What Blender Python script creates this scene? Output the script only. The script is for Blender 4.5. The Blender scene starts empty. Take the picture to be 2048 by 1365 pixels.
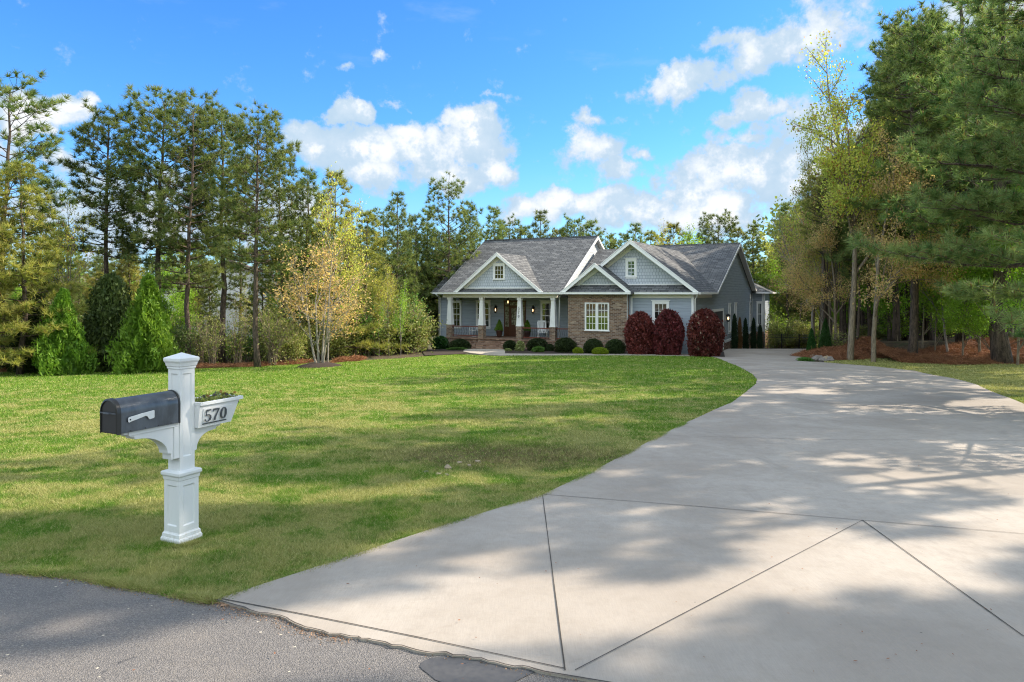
import bpy, bmesh, math, random
import numpy as np
from mathutils import Vector, Matrix

SC = bpy.context.scene
COL = SC.collection
F = 1376.0; CX = 1024.0; HY = 585.0; CAMZ = 2.05

# ------------------------------------------------------------------ terrain
def ss(t):
    t = np.clip(t, 0, 1); return t*t*(3-2*t)
PY = [-400, 2.0, 3.0, 5.6, 38, 44, 48, 62, 100, 500]
PZ = [-0.3, 0.10, 0.1165, 0.0, -1.45, -1.60, -2.0, -3.1, -5.0, -9.0]
def hgt(X, Y):
    X = np.asarray(X, float); Y = np.asarray(Y, float)
    z = np.interp(Y, PY, PZ)
    z = z - 0.018*np.clip(-X, 0, 16)*ss((Y-8)/20)*(1-ss((Y-33)/6)*0.6)
    yb = 33.8-(X-15.4)*0.47
    xl = 13.9+(Y-32)*0.48
    z = z + 0.85*ss((Y-yb)/4.0)*ss((X-xl)/3.2)*(1-0.5*ss((Y-50)/20))
    z = z + 0.03*np.sin(X*0.9+1)*np.sin(Y*0.7)*ss((Y-9)/6)*(1-ss((Y-34)/3))
    return z
def h1(x, y): return float(hgt(x, y))
def ray(px, Y): return (px-CX)/F*Y
def G(px, py):
    """ground point seen at a photograph pixel"""
    s = (py-HY)/F; r = (px-CX)/F
    a, b = 1.5, 120.0
    Ys = np.linspace(a, b, 6000)
    f = CAMZ - s*Ys - hgt(r*Ys, Ys)
    i = np.argmax(f < 0)
    if f[i] >= 0: i = len(Ys)-1
    return (float(r*Ys[i]), float(Ys[i]))

# ------------------------------------------------------------------ tagging
def tag(o, label=None, cat=None, group=None, kind=None):
    if label: o['label'] = label
    if cat: o['category'] = cat
    if group: o['group'] = group
    if kind: o['kind'] = kind
    return o
def empty(name, loc, rz=0, sc=None):
    o = bpy.data.objects.new(name, None); COL.objects.link(o)
    o.location = loc; o.rotation_euler = (0, 0, rz)
    if sc is not None: o.scale = sc if hasattr(sc, '__len__') else (sc,)*3
    return o

# ------------------------------------------------------------------ mesh builders
class MB:
    def __init__(s): s.v = []; s.f = []; s.sm = []
    def poly(s, pts):
        b = len(s.v); s.v += [tuple(p) for p in pts]; s.f.append(tuple(range(b, b+len(pts)))); s.sm.append(False)
        return s
    def box(s, x0, x1, y0, y1, z0, z1):
        b = len(s.v)
        s.v += [(x0,y0,z0),(x1,y0,z0),(x1,y1,z0),(x0,y1,z0),(x0,y0,z1),(x1,y0,z1),(x1,y1,z1),(x0,y1,z1)]
        for q in ((0,3,2,1),(4,5,6,7),(0,1,5,4),(1,2,6,5),(2,3,7,6),(3,0,4,7)):
            s.f.append(tuple(b+i for i in q)); s.sm.append(False)
        return s
    def frustum(s, c, w0, w1, z0, z1, d0=None, d1=None):
        d0 = d0 or w0; d1 = d1 or w1; b = len(s.v)
        for w, d, z in ((w0,d0,z0),(w1,d1,z1)):
            s.v += [(c[0]-w/2,c[1]-d/2,z),(c[0]+w/2,c[1]-d/2,z),(c[0]+w/2,c[1]+d/2,z),(c[0]-w/2,c[1]+d/2,z)]
        for q in ((0,3,2,1),(4,5,6,7),(0,1,5,4),(1,2,6,5),(2,3,7,6),(3,0,4,7)):
            s.f.append(tuple(b+i for i in q)); s.sm.append(False)
        return s
    def slab(s, pts, off):
        """polygon pts extruded by vector off"""
        b = len(s.v); n = len(pts); off = Vector(off)
        s.v += [tuple(p) for p in pts] + [tuple(Vector(p)+off) for p in pts]
        nrm = Vector((0,0,0))
        for i in range(n):
            nrm += Vector(pts[i]).cross(Vector(pts[(i+1) % n]))
        flip = nrm.dot(off) > 0
        t = tuple(range(b, b+n)); u = tuple(range(b+2*n-1, b+n-1, -1))
        s.f.append(t[::-1] if flip else t); s.f.append(u[::-1] if flip else u); s.sm += [False]*2
        for i in range(n):
            j = (i+1) % n; q = (b+i, b+n+i, b+n+j, b+j)
            s.f.append(q[::-1] if flip else q); s.sm.append(False)
        return s
    def tube(s, path, rad, n=6, cap=True):
        path = [Vector(p) for p in path]
        if not hasattr(rad, '__len__'): rad = [rad]*len(path)
        b = len(s.v); up = Vector((0.13,0.31,0.94)).normalized(); k = len(path)
        for i, p in enumerate(path):
            d = (path[min(i+1,k-1)]-path[max(i-1,0)]).normalized()
            x = d.cross(up)
            if x.length < 1e-3: x = d.cross(Vector((1,0,0)))
            x.normalize(); y = d.cross(x)
            for j in range(n):
                a = 2*math.pi*j/n
                s.v.append(tuple(p+(x*math.cos(a)+y*math.sin(a))*rad[i]))
        for i in range(k-1):
            for j in range(n):
                s.f.append((b+i*n+j, b+i*n+(j+1)%n, b+(i+1)*n+(j+1)%n, b+(i+1)*n+j)); s.sm.append(True)
        if cap:
            s.f.append(tuple(b+j for j in range(n))[::-1]); s.f.append(tuple(b+(k-1)*n+j for j in range(n))); s.sm += [False]*2
        return s
    def lathe(s, c, prof, n=16):
        b = len(s.v); k = len(prof)
        for r, z in prof:
            for j in range(n):
                a = 2*math.pi*j/n; s.v.append((c[0]+r*math.cos(a), c[1]+r*math.sin(a), c[2]+z))
        for i in range(k-1):
            for j in range(n):
                s.f.append((b+i*n+j, b+i*n+(j+1)%n, b+(i+1)*n+(j+1)%n, b+(i+1)*n+j)); s.sm.append(True)
        s.f.append(tuple(b+j for j in range(n))[::-1]); s.f.append(tuple(b+(k-1)*n+j for j in range(n))); s.sm += [False]*2
        return s
    def xf(s, M, start=0):
        s.v[start:] = [tuple(M @ Vector(v)) for v in s.v[start:]]; return s
    def build(s, name, mat, parent=None, bevel=0):
        me = bpy.data.meshes.new(name); me.from_pydata(s.v, [], s.f); me.update()
        me.polygons.foreach_set('use_smooth', s.sm)
        uv = me.uv_layers.new(name='UVMap')
        N = len(me.loops); co = np.empty(len(me.vertices)*3); me.vertices.foreach_get('co', co); co = co.reshape(-1,3)
        vi = np.empty(N, np.int32); me.loops.foreach_get('vertex_index', vi)
        nl = np.empty((N,3)); 
        for p in me.polygons: nl[p.loop_start:p.loop_start+p.loop_total] = p.normal
        t = np.stack([-nl[:,1], nl[:,0], np.zeros(N)], 1); L = np.linalg.norm(t, axis=1, keepdims=True)
        t = np.where(L > 1e-3, t/np.maximum(L,1e-6), np.array([[1.0,0,0]]))
        w = np.cross(nl, t); c = co[vi]
        # keep walls and slopes measured from the ground so that courses line up
        out = np.stack([(c*t).sum(1), (c*w).sum(1)], 1)
        uv.data.foreach_set('uv', out.astype(np.float32).ravel())
        o = bpy.data.objects.new(name, me); COL.objects.link(o)
        if mat: me.materials.append(mat)
        if parent: o.parent = parent
        if bevel:
            m = o.modifiers.new('b', 'BEVEL'); m.width = bevel; m.segments = 2; m.limit_method = 'ANGLE'; m.angle_limit = 0.7
        return o

def np_mesh(name, V, Fc, mat, parent=None, tint=None, smooth=False, link=True):
    """V (N,3), Fc (M,k) all faces of the same size"""
    me = bpy.data.meshes.new(name)
    V = np.asarray(V, np.float32); Fc = np.asarray(Fc, np.int32); M, k = Fc.shape
    me.vertices.add(len(V)); me.vertices.foreach_set('co', V.ravel())
    me.loops.add(M*k); me.loops.foreach_set('vertex_index', Fc.ravel())
    me.polygons.add(M); me.polygons.foreach_set('loop_start', np.arange(0, M*k, k, dtype=np.int32))
    me.polygons.foreach_set('loop_total', np.full(M, k, np.int32))
    if smooth: me.polygons.foreach_set('use_smooth', np.ones(M, bool))
    if tint is not None:
        a = me.attributes.new('tint', 'FLOAT', 'POINT'); a.data.foreach_set('value', np.asarray(tint, np.float32))
    me.update(calc_edges=True)
    if mat: me.materials.append(mat)
    o = bpy.data.objects.new(name, me)
    if link: COL.objects.link(o)
    if parent: o.parent = parent
    return o

def sheet(name, poly, dz, mat, cell=0.5, thick=0.0, kind='structure', jitter=None):
    """a ground sheet cut to an outline and laid over the terrain"""
    bm = bmesh.new()
    vs = [bm.verts.new((x, y, 0)) for x, y in poly]
    bm.faces.new(vs)
    bmesh.ops.triangulate(bm, faces=bm.faces[:])
    xs = [p[0] for p in poly]; ys = [p[1] for p in poly]
    for ax, lo, hi in ((0, min(xs), max(xs)), (1, min(ys), max(ys))):
        c = math.floor(lo/cell)*cell+cell*0.503
        while c < hi:
            n = (1,0,0) if ax == 0 else (0,1,0); p = (c,0,0) if ax == 0 else (0,c,0)
            bmesh.ops.bisect_plane(bm, geom=bm.verts[:]+bm.edges[:]+bm.faces[:], plane_co=p, plane_no=n)
            c += cell
    for v in bm.verts: v.co.z = h1(v.co.x, v.co.y)+dz
    for f in bm.faces:
        f.normal_update()
        if f.normal.z < 0: f.normal_flip()
    if thick:
        r = bmesh.ops.extrude_edge_only(bm, edges=[e for e in bm.edges if e.is_boundary])
        for v in [g for g in r['geom'] if isinstance(g, bmesh.types.BMVert)]: v.co.z -= thick
    me = bpy.data.meshes.new(name); bm.to_mesh(me); bm.free()
    me.materials.append(mat)
    o = bpy.data.objects.new(name, me); COL.objects.link(o)
    if kind: o['kind'] = kind
    return o

# ------------------------------------------------------------------ node helpers
class NT:
    def __init__(s, nt): s.nt = nt
    def node(s, t, **kw):
        n = s.nt.nodes.new(t)
        for k, v in kw.items(): setattr(n, k, v)
        return n
    def put(s, sock, v):
        if v is None: return
        if isinstance(v, bpy.types.NodeSocket): s.nt.links.new(v, sock)
        else:
            if hasattr(v, '__len__') and sock.type == 'RGBA' and len(v) == 3: v = (*v, 1)
            sock.default_value = v
    def m(s, op, a, b=None, c=None, clamp=False):
        n = s.node('ShaderNodeMath', operation=op, use_clamp=clamp)
        s.put(n.inputs[0], a); s.put(n.inputs[1], b); s.put(n.inputs[2], c); return n.outputs[0]
    def vm(s, op, a, b=None, out=0):
        n = s.node('ShaderNodeVectorMath', operation=op)
        s.put(n.inputs[0], a); s.put(n.inputs[1], b); return n.outputs[out]
    def mix(s, f, a, b, mode='MIX'):
        n = s.node('ShaderNodeMix', data_type='RGBA', blend_type=mode)
        s.put(n.inputs[0], f); s.put(n.inputs[6], a); s.put(n.inputs[7], b); return n.outputs[2]
    def mr(s, v, a, b, c=0.0, d=1.0, smooth=True):
        n = s.node('ShaderNodeMapRange', interpolation_type='SMOOTHSTEP' if smooth else 'LINEAR')
        for i, x in enumerate((v, a, b, c, d)): s.put(n.inputs[i], x)
        return n.outputs[0]
    def noise(s, vec, scale, detail=3, rough=0.55, dist=0.0, col=False):
        n = s.node('ShaderNodeTexNoise'); s.put(n.inputs['Vector'], vec); s.put(n.inputs['Scale'], scale)
        n.inputs['Detail'].default_value = detail; n.inputs['Roughness'].default_value = rough; n.inputs['Distortion'].default_value = dist
        return n.outputs['Color' if col else 'Fac']
    def vor(s, vec, scale, feature='F1', out='Distance'):
        n = s.node('ShaderNodeTexVoronoi', feature=feature); s.put(n.inputs['Vector'], vec); s.put(n.inputs['Scale'], scale); return n.outputs[out]
    def coord(s, w='Object'): return s.node('ShaderNodeTexCoord').outputs[w]
    def pos(s): return s.node('ShaderNodeNewGeometry').outputs['Position']
    def scale(s, v, k):
        n = s.node('ShaderNodeMapping'); s.put(n.inputs[0], v); n.inputs['Scale'].default_value = k if hasattr(k, '__len__') else (k,k,k); return n.outputs[0]
    def bump(s, h, strength=0.3, dist=0.02, normal=None):
        n = s.node('ShaderNodeBump'); s.put(n.inputs['Height'], h); n.inputs['Strength'].default_value = strength
        n.inputs['Distance'].default_value = dist; s.put(n.inputs['Normal'], normal); return n.outputs[0]

def new_mat(name):
    m = bpy.data.materials.new(name); m.use_nodes = True
    n = NT(m.node_tree); b = m.node_tree.nodes['Principled BSDF']
    return m, n, b
def simple(name, col, rough=0.6, metal=0.0, var=0.0, vs=3.0, spec=0.5, emit=None, estr=0):
    m, n, b = new_mat(name)
    if var:
        f = n.noise(n.coord(), vs, 4)
        c = n.mix(f, tuple(x*(1-var) for x in col), tuple(min(1, x*(1+var)) for x in col)); n.put(b.inputs['Base Color'], c)
        n.put(b.inputs['Roughness'], n.mr(f, 0.3, 0.7, rough-0.08, rough+0.08))
    else:
        b.inputs['Base Color'].default_value = (*col, 1); b.inputs['Roughness'].default_value = rough
    b.inputs['Metallic'].default_value = metal; b.inputs['Specular IOR Level'].default_value = spec
    if emit: b.inputs['Emission Color'].default_value = (*emit, 1); b.inputs['Emission Strength'].default_value = estr
    return m
def leaf(name, c1, c2, trans=0.35, rough=0.55, c3=None):
    m, n, b = new_mat(name)
    t = n.node('ShaderNodeAttribute', attribute_name='tint').outputs['Fac']
    oi = n.node('ShaderNodeObjectInfo').outputs['Random']
    c = n.mix(t, c1, c2)
    if c3: c = n.mix(n.mr(t, 0.86, 0.93), c, c3)
    big = n.noise(n.pos(), 0.9, 2)
    k = n.m('ADD', n.mr(oi, 0, 1, 0.8, 1.15, False), n.mr(big, 0.3, 0.7, -0.14, 0.14))
    hs = n.node('ShaderNodeHueSaturation'); n.put(hs.inputs['Value'], k); n.put(hs.inputs['Color'], c)
    n.put(hs.inputs['Hue'], n.mr(oi, 0, 1, 0.49, 0.51, False))
    c = hs.outputs[0]
    n.put(b.inputs['Base Color'], c); b.inputs['Roughness'].default_value = rough; b.inputs['Specular IOR Level'].default_value = 0.3
    tr = n.node('ShaderNodeBsdfTranslucent'); n.put(tr.inputs['Color'], n.mix(1.0, c, (1.2,1.25,0.85), 'MULTIPLY'))
    mx = n.node('ShaderNodeMixShader'); mx.inputs[0].default_value = trans
    n.nt.links.new(b.outputs[0], mx.inputs[1]); n.nt.links.new(tr.outputs[0], mx.inputs[2])
    n.nt.links.new(mx.outputs[0], n.nt.nodes['Material Output'].inputs[0])
    return m

def bark(name, c1, c2, vs=6):
    m, n, b = new_mat(name)
    p = n.scale(n.coord(), (1, 1, 0.22)); f = n.noise(p, vs*3, 5, 0.7, 0.6)
    n.put(b.inputs['Base Color'], n.mix(n.mr(f, 0.35, 0.65), c1, c2)); b.inputs['Roughness'].default_value = 0.9
    n.put(b.inputs['Normal'], n.bump(f, 0.8, 0.04)); return m
# ================================================================== materials
M = {}
M['pine_a'] = leaf('pine_needles', (0.085,0.138,0.042), (0.31,0.35,0.105), 0.45, c3=(0.20,0.13,0.05))
M['pine_y'] = leaf('pine_needles_gold', (0.16,0.185,0.036), (0.45,0.41,0.12), 0.45, c3=(0.24,0.14,0.05))
M['pine_n'] = leaf('pine_needles_near', (0.085,0.16,0.045), (0.34,0.42,0.15), 0.45, c3=(0.25,0.17,0.07))
M['decid_y'] = leaf('spring_leaves_gold', (0.40,0.42,0.07), (0.70,0.66,0.17), 0.6, c3=(0.42,0.20,0.09))
M['decid_o'] = leaf('spring_leaves_copper', (0.50,0.325,0.15), (0.74,0.55,0.27), 0.6, c3=(0.20,0.30,0.04))
M['decid_g'] = leaf('spring_leaves_green', (0.17,0.34,0.03), (0.40,0.60,0.08), 0.5)
M['brush'] = leaf('brush_leaves', (0.15,0.20,0.045), (0.42,0.42,0.14), 0.4, c3=(0.34,0.26,0.14))
M['darkleaf'] = leaf('dark_evergreen_leaves', (0.04,0.07,0.018), (0.12,0.16,0.04), 0.2)
M['arbor'] = leaf('arborvitae_sprays', (0.08,0.18,0.018), (0.25,0.41,0.045), 0.35)
M['arbor_d'] = leaf('dark_arborvitae_sprays', (0.010,0.026,0.010), (0.026,0.058,0.018), 0.2)
M['burg'] = leaf('burgundy_leaves', (0.085,0.02,0.02), (0.28,0.065,0.062), 0.35, 0.4)
M['burg_l'] = leaf('faded_burgundy_leaves', (0.075,0.016,0.016), (0.24,0.07,0.055), 0.3, 0.4, c3=(0.30,0.22,0.16))
M['box_d'] = leaf('boxwood_leaves', (0.014,0.028,0.007), (0.05,0.075,0.018), 0.2)
M['box_y'] = leaf('lime_leaves', (0.17,0.26,0.012), (0.36,0.45,0.03), 0.35)
M['holly'] = leaf('holly_leaves', (0.014,0.055,0.010), (0.04,0.12,0.02), 0.2, 0.35)
M['varieg'] = leaf('variegated_leaves', (0.14,0.20,0.04), (0.42,0.44,0.20), 0.3)
M['ferny'] = leaf('light_green_leaves', (0.07,0.17,0.03), (0.17,0.30,0.06), 0.35)
M['brownleaf'] = leaf('browned_needles', (0.13,0.07,0.02), (0.25,0.15,0.05), 0.2)
M['straw'] = leaf('pine_straw', (0.18,0.072,0.038), (0.40,0.19,0.10), 0.1, 0.8)
M['bark'] = bark('pine_bark', (0.035,0.026,0.02), (0.14,0.10,0.075))
M['bark_l'] = bark('pale_bark', (0.16,0.14,0.12), (0.36,0.32,0.27))
M['bark_t'] = bark('tan_bark', (0.12,0.09,0.06), (0.30,0.24,0.17))

# --- lawn
def lawn_color(n, p):
    big = n.noise(p, 0.55, 5, 0.62, 0.4); mid = n.noise(n.scale(p, (1,1,1)), 2.1, 5, 0.65); fine = n.noise(p, 14, 4, 0.7)
    sx = n.node('ShaderNodeSeparateXYZ'); n.put(sx.inputs[0], p)
    # dormant turf is commoner near the road than up by the house
    nearness = n.mr(sx.outputs[1], 11.0, 26.0, 0.055, -0.03)
    v = n.m('ADD', n.m('ADD', n.m('MULTIPLY', big, 0.36), n.m('MULTIPLY', mid, 0.49)), n.m('ADD', n.m('MULTIPLY', fine, 0.15), nearness))
    dry = n.mr(n.m('ADD', v, n.mr(sx.outputs[0], 11.0, 15.0, 0.0, 0.22)), 0.49, 0.60)
    c = n.mix(n.mr(mid, 0.35, 0.65), (0.115,0.235,0.018), (0.215,0.325,0.034))
    c = n.mix(n.m('MULTIPLY', dry, 0.85), c, (0.42,0.385,0.15))
    # worn earth by the drive
    d = n.vm('DISTANCE', n.vm('MULTIPLY', p, (0.62, 1.25, 0)), (0.0, 9.25*1.25, 0), 1)
    worn = n.m('MULTIPLY', n.mr(n.m('ADD', d, n.m('MULTIPLY', mid, 1.7)), 1.15, 2.5, 1, 0), n.mr(fine, 0.36, 0.52))
    c = n.mix(n.m('MULTIPLY', worn, 0.9), c, (0.20,0.135,0.08))
    return c, fine, mid
m, n, b = new_mat('lawn_turf'); p = n.pos(); c, fine, mid = lawn_color(n, p)
spk = n.noise(p, 60, 3, 0.8)
c = n.mix(n.mr(spk, 0.35, 0.65, 0.55, 0.0), c, (0.045,0.06,0.02))
n.put(b.inputs['Base Color'], c); b.inputs['Roughness'].default_value = 0.95; b.inputs['Specular IOR Level'].default_value = 0.1
n.put(b.inputs['Normal'], n.bump(n.m('ADD', spk, fine), 0.9, 0.04)); M['lawn'] = m
m, n, b = new_mat('grass_blades'); p = n.pos(); c, fine, mid = lawn_color(n, p)
t = n.node('ShaderNodeAttribute', attribute_name='tint').outputs['Fac']
c = n.mix(n.mr(t, 0.0, 0.6, 0.5, 0.0), c, (0.05,0.12,0.012)); c = n.mix(n.mr(t, 0.72, 0.9, 0, 0.75), c, (0.52,0.46,0.22))
n.put(b.inputs['Base Color'], c); b.inputs['Roughness'].default_value = 0.6; b.inputs['Specular IOR Level'].default_value = 0.2
tr = n.node('ShaderNodeBsdfTranslucent'); n.put(tr.inputs['Color'], n.mix(1.0, c, (1.15,1.2,0.8), 'MULTIPLY'))
mx = n.node('ShaderNodeMixShader'); mx.inputs[0].default_value = 0.3
n.nt.links.new(b.outputs[0], mx.inputs[1]); n.nt.links.new(tr.outputs[0], mx.inputs[2]); n.nt.links.new(mx.outputs[0], n.nt.nodes['Material Output'].inputs[0])
M['blades'] = m

# --- forest floor
m, n, b = new_mat('forest_floor'); p = n.pos()
f = n.noise(p, 3, 6, 0.7); g = n.noise(p, 25, 4, 0.8)
c = n.mix(n.mr(f, 0.35, 0.65), (0.09,0.055,0.03), (0.16,0.12,0.06)); c = n.mix(n.mr(n.noise(p, 0.8, 3), 0.5, 0.62), c, (0.06,0.09,0.025))
c = n.mix(n.mr(g, 0.4, 0.6, 0, 0.5), c, (0.04,0.028,0.018))
n.put(b.inputs['Base Color'], c); b.inputs['Roughness'].default_value = 1; n.put(b.inputs['Normal'], n.bump(g, 1.0, 0.08)); M['floor'] = m
# --- concrete drive
def concrete(name, k=1.0, warm=0.0):
    m, n, b = new_mat(name); p = n.pos()
    a = n.noise(p, 0.45, 5, 0.6, 0.5); f = n.noise(p, 6, 5, 0.75); g = n.noise(p, 130, 3, 0.8)
    c = n.mix(n.mr(a, 0.32, 0.68), (0.45*k,0.385*k,0.325*k), (0.60*k,0.53*k,0.462*k))
    c = n.mix(n.mr(f, 0.4, 0.75, 0, 0.45), c, (0.40*k,0.345*k,0.29*k))
    c = n.mix(n.mr(n.noise(p, 1.7, 6, 0.7, 1.2), 0.60, 0.74, 0, 0.45), c, (0.33*k,0.26*k,0.20*k))
    c = n.mix(n.mr(g, 0.5, 0.8, 0, 0.35), c, (0.27*k,0.25*k,0.23*k))
    br = n.noise(n.scale(p, (160, 9, 1)), 1.0, 2, 0.5); c = n.mix(n.mr(br, 0.35, 0.65, 0.0, 0.16), c, (0.30*k,0.28*k,0.26*k))
    st_ = n.noise(n.scale(p, (1.0,0.35,1)), 1.1, 6, 0.7, 0.8); c = n.mix(n.mr(st_, 0.52, 0.75, 0, 0.5), c, (0.34*k,0.30*k,0.26*k))
    spots = n.vor(p, 3.2); sc = n.mr(spots, 0.012, 0.03, 0.75, 0.0); c = n.mix(sc, c, (0.08,0.07,0.06))
    c = n.mix(n.mr(n.vor(p, 1.1), 0.01, 0.022, 0.8, 0.0), c, (0.07,0.05,0.04))
    n.put(b.inputs['Base Color'], c); n.put(b.inputs['Roughness'], n.mr(f, 0.3, 0.7, 0.75, 0.95)); b.inputs['Specular IOR Level'].default_value = 0.3
    n.put(b.inputs['Normal'], n.bump(n.m('ADD', n.m('MULTIPLY', g, 0.5), f), 0.25, 0.01)); return m
M['drive'] = concrete('drive_concrete', 0.70); M['walk'] = concrete('walk_concrete', 0.80)
M['joint'] = simple('joint_filler_shade', (0.05,0.042,0.035), 0.95, var=0.3, vs=9)  # dark strip colour: joint filler with the shade of the groove painted in
# --- asphalt
m, n, b = new_mat('road_asphalt'); p = n.pos()
v = n.node('ShaderNodeTexVoronoi'); n.put(v.inputs['Vector'], p); v.inputs['Scale'].default_value = 140
r = n.node('ShaderNodeSeparateColor'); n.put(r.inputs[0], v.outputs['Color'])
c = n.mix(r.outputs[0], (0.135,0.123,0.116), (0.25,0.228,0.215))
c = n.mix(n.mr(r.outputs[1], 0.93, 0.95, 0, 0.55), c, (0.36,0.32,0.27))
c = n.mix(n.mr(v.outputs['Distance'], 0.35, 0.6, 0, 0.5), c, (0.055,0.052,0.055))
v2 = n.node('ShaderNodeTexVoronoi'); n.put(v2.inputs['Vector'], p); v2.inputs['Scale'].default_value = 16
r2 = n.node('ShaderNodeSeparateColor'); n.put(r2.inputs[0], v2.outputs['Color'])
c = n.mix(n.m('MULTIPLY', n.mr(v2.outputs['Distance'], 0.10, 0.15, 1, 0), n.mr(r2.outputs[0], 0.86, 0.88)), c, (0.50,0.44,0.35))
c = n.mix(n.mr(n.noise(p, 1.2, 5, 0.7), 0.45, 0.75, 0, 0.4), c, (0.27,0.225,0.185))
c = n.mix(n.mr(n.noise(p, 2.3, 4, 0.7, 1.0), 0.66, 0.70, 0, 0.7), c, (0.045,0.045,0.05))
n.put(b.inputs['Base Color'], c); b.inputs['Roughness'].default_value = 0.85; n.put(b.inputs['Normal'], n.bump(v.outputs['Distance'], 0.7, 0.008)); M['road'] = m
M['tar'] = simple('tar_patch', (0.075,0.073,0.075), 0.7, var=0.35, vs=30)
M['mulch'] = simple('dark_mulch', (0.035,0.022,0.016), 1, var=0.6, vs=18)
M['earth'] = simple('bare_earth', (0.30,0.185,0.115), 1, var=0.4, vs=14)
# --- house
def siding(name, col, exp=0.19):
    m, n, b = new_mat(name); u = n.coord('UV'); s = n.node('ShaderNodeSeparateXYZ'); n.put(s.inputs[0], u)
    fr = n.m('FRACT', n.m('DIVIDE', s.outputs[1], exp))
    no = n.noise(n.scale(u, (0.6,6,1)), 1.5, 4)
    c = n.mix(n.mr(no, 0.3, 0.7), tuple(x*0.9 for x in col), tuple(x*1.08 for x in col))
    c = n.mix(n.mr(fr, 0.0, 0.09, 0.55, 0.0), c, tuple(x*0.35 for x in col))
    n.put(b.inputs['Base Color'], c); b.inputs['Roughness'].default_value = 0.6
    n.put(b.inputs['Normal'], n.bump(n.m('SUBTRACT', 1.0, fr), 0.7, 0.03)); return m
M['siding'] = siding('lap_siding_blue_grey', (0.285,0.325,0.37)); M['siding_lit'] = siding('lap_siding_sunlit', (0.50,0.53,0.56), 0.2)  # second one is a paler siding copy with sunlight put into its colour
def brickmat(name, cols, w, h, mortar, ms, off=0.5, bumpd=0.01, bias=0.0, rough=0.9, var=None):
    m, n, b = new_mat(name); u = n.coord('UV')
    t = n.node('ShaderNodeTexBrick'); n.put(t.inputs['Vector'], u); t.offset = off
    t.inputs['Scale'].default_value = 1; t.inputs['Brick Width'].default_value = w; t.inputs['Row Height'].default_value = h
    t.inputs['Mortar Size'].default_value = ms; t.inputs['Mortar Smooth'].default_value = 0.1; t.inputs['Bias'].default_value = bias
    t.inputs['Color1'].default_value = (0,0,0,1); t.inputs['Color2'].default_value = (1,1,1,1); t.inputs['Mortar'].default_value = (0.5,0.5,0.5,1)
    v = n.node('ShaderNodeSeparateColor'); n.put(v.inputs[0], t.outputs['Color'])
    c = n.node('ShaderNodeValToRGB'); n.put(c.inputs[0], v.outputs[0]); el = c.color_ramp.elements
    el[0].position = 0; el[0].color = (*cols[0],1); el[1].position = 1; el[1].color = (*cols[-1],1)
    for i, q in enumerate(cols[1:-1]): e = el.new((i+1)/(len(cols)-1)); e.color = (*q,1)
    no = n.noise(u, 0.9, 4, 0.6)
    c = n.mix(n.mr(no, 0.3, 0.7, 0.16, 0.0), c.outputs[0], tuple(x*0.5 for x in cols[1]))
    if var: c = n.mix(n.mr(n.noise(n.scale(u, (1,2.5,1)), 1.6, 3, 0.5), 0.60, 0.68, 0, 0.55), c, var)
    c = n.mix(t.outputs['Fac'], c, mortar)
    n.put(b.inputs['Base Color'], c); b.inputs['Roughness'].default_value = rough; b.inputs['Specular IOR Level'].default_value = 0.25
    n.put(b.inputs['Normal'], n.bump(n.m('ADD', n.m('SUBTRACT', 1, t.outputs['Fac']), n.m('MULTIPLY', v.outputs[0], 0.5)), 0.6, bumpd)); return m
M['brick'] = brickmat('mixed_brown_brick', [(0.09,0.052,0.038),(0.19,0.115,0.075),(0.29,0.185,0.12),(0.15,0.092,0.064),(0.42,0.32,0.23)], 0.235, 0.085, (0.30,0.255,0.21), 0.011, var=(0.46,0.33,0.25))
M['brick_r'] = brickmat('red_brown_brick', [(0.15,0.08,0.055),(0.27,0.16,0.11),(0.38,0.25,0.18)], 0.235, 0.12, (0.20,0.16,0.13), 0.011)
M['shingle'] = brickmat('charcoal_shingles', [(0.085,0.087,0.092),(0.13,0.132,0.136),(0.195,0.195,0.197),(0.11,0.113,0.12),(0.16,0.16,0.163)], 0.42, 0.20, (0.04,0.04,0.045), 0.018, 0.37, 0.015, rough=0.95)
M['shake'] = brickmat('pale_blue_shakes', [(0.48,0.51,0.565),(0.565,0.59,0.64),(0.525,0.55,0.605)], 0.17, 0.19, (0.24,0.28,0.32), 0.012, 0.37, 0.012)
M['trim'] = simple('white_trim', (0.80,0.79,0.77), 0.5, var=0.05, vs=2); M['cream'] = simple('cream_trim', (0.74,0.70,0.61), 0.6, var=0.05)
M['wood'] = simple('stained_door_wood', (0.085,0.032,0.016), 0.4, var=0.4, vs=7); M['rail'] = simple('red_stained_rail', (0.16,0.04,0.025), 0.5, var=0.3)
M['iron'] = simple('black_iron', (0.016,0.016,0.018), 0.45); M['ceil'] = simple('porch_ceiling', (0.38,0.40,0.42), 0.7)
M['glow'] = simple('lamp_glow', (0.9,0.6,0.3), 0.4, emit=(1.0,0.62,0.28), estr=2.2)
m, n, b = new_mat('window_glass'); b.inputs['Base Color'].default_value = (0.012,0.018,0.016,1); b.inputs['Roughness'].default_value = 0.03
b.inputs['Specular IOR Level'].default_value = 1.0; b.inputs['IOR'].default_value = 1.9
n.put(b.inputs['Normal'], n.bump(n.noise(n.coord(), 0.9, 2), 0.08, 0.05)); M['glass'] = m
m, n, b = new_mat('door_glass'); b.inputs['Base Color'].default_value = (0.20,0.21,0.13,1); b.inputs['Roughness'].default_value = 0.12
n.put(b.inputs['Base Color'], n.mix(n.mr(n.noise(n.coord(), 6, 3), 0.35, 0.65), (0.10,0.10,0.06), (0.36,0.36,0.26))); M['dglass'] = m
M['pot'] = simple('dark_clay_pot', (0.05,0.02,0.014), 0.4); M['plastic'] = simple('white_paint', (0.68,0.69,0.71), 0.42, var=0.03)
M['chair'] = simple('chair_paint', (0.8,0.8,0.8), 0.5)
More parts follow.
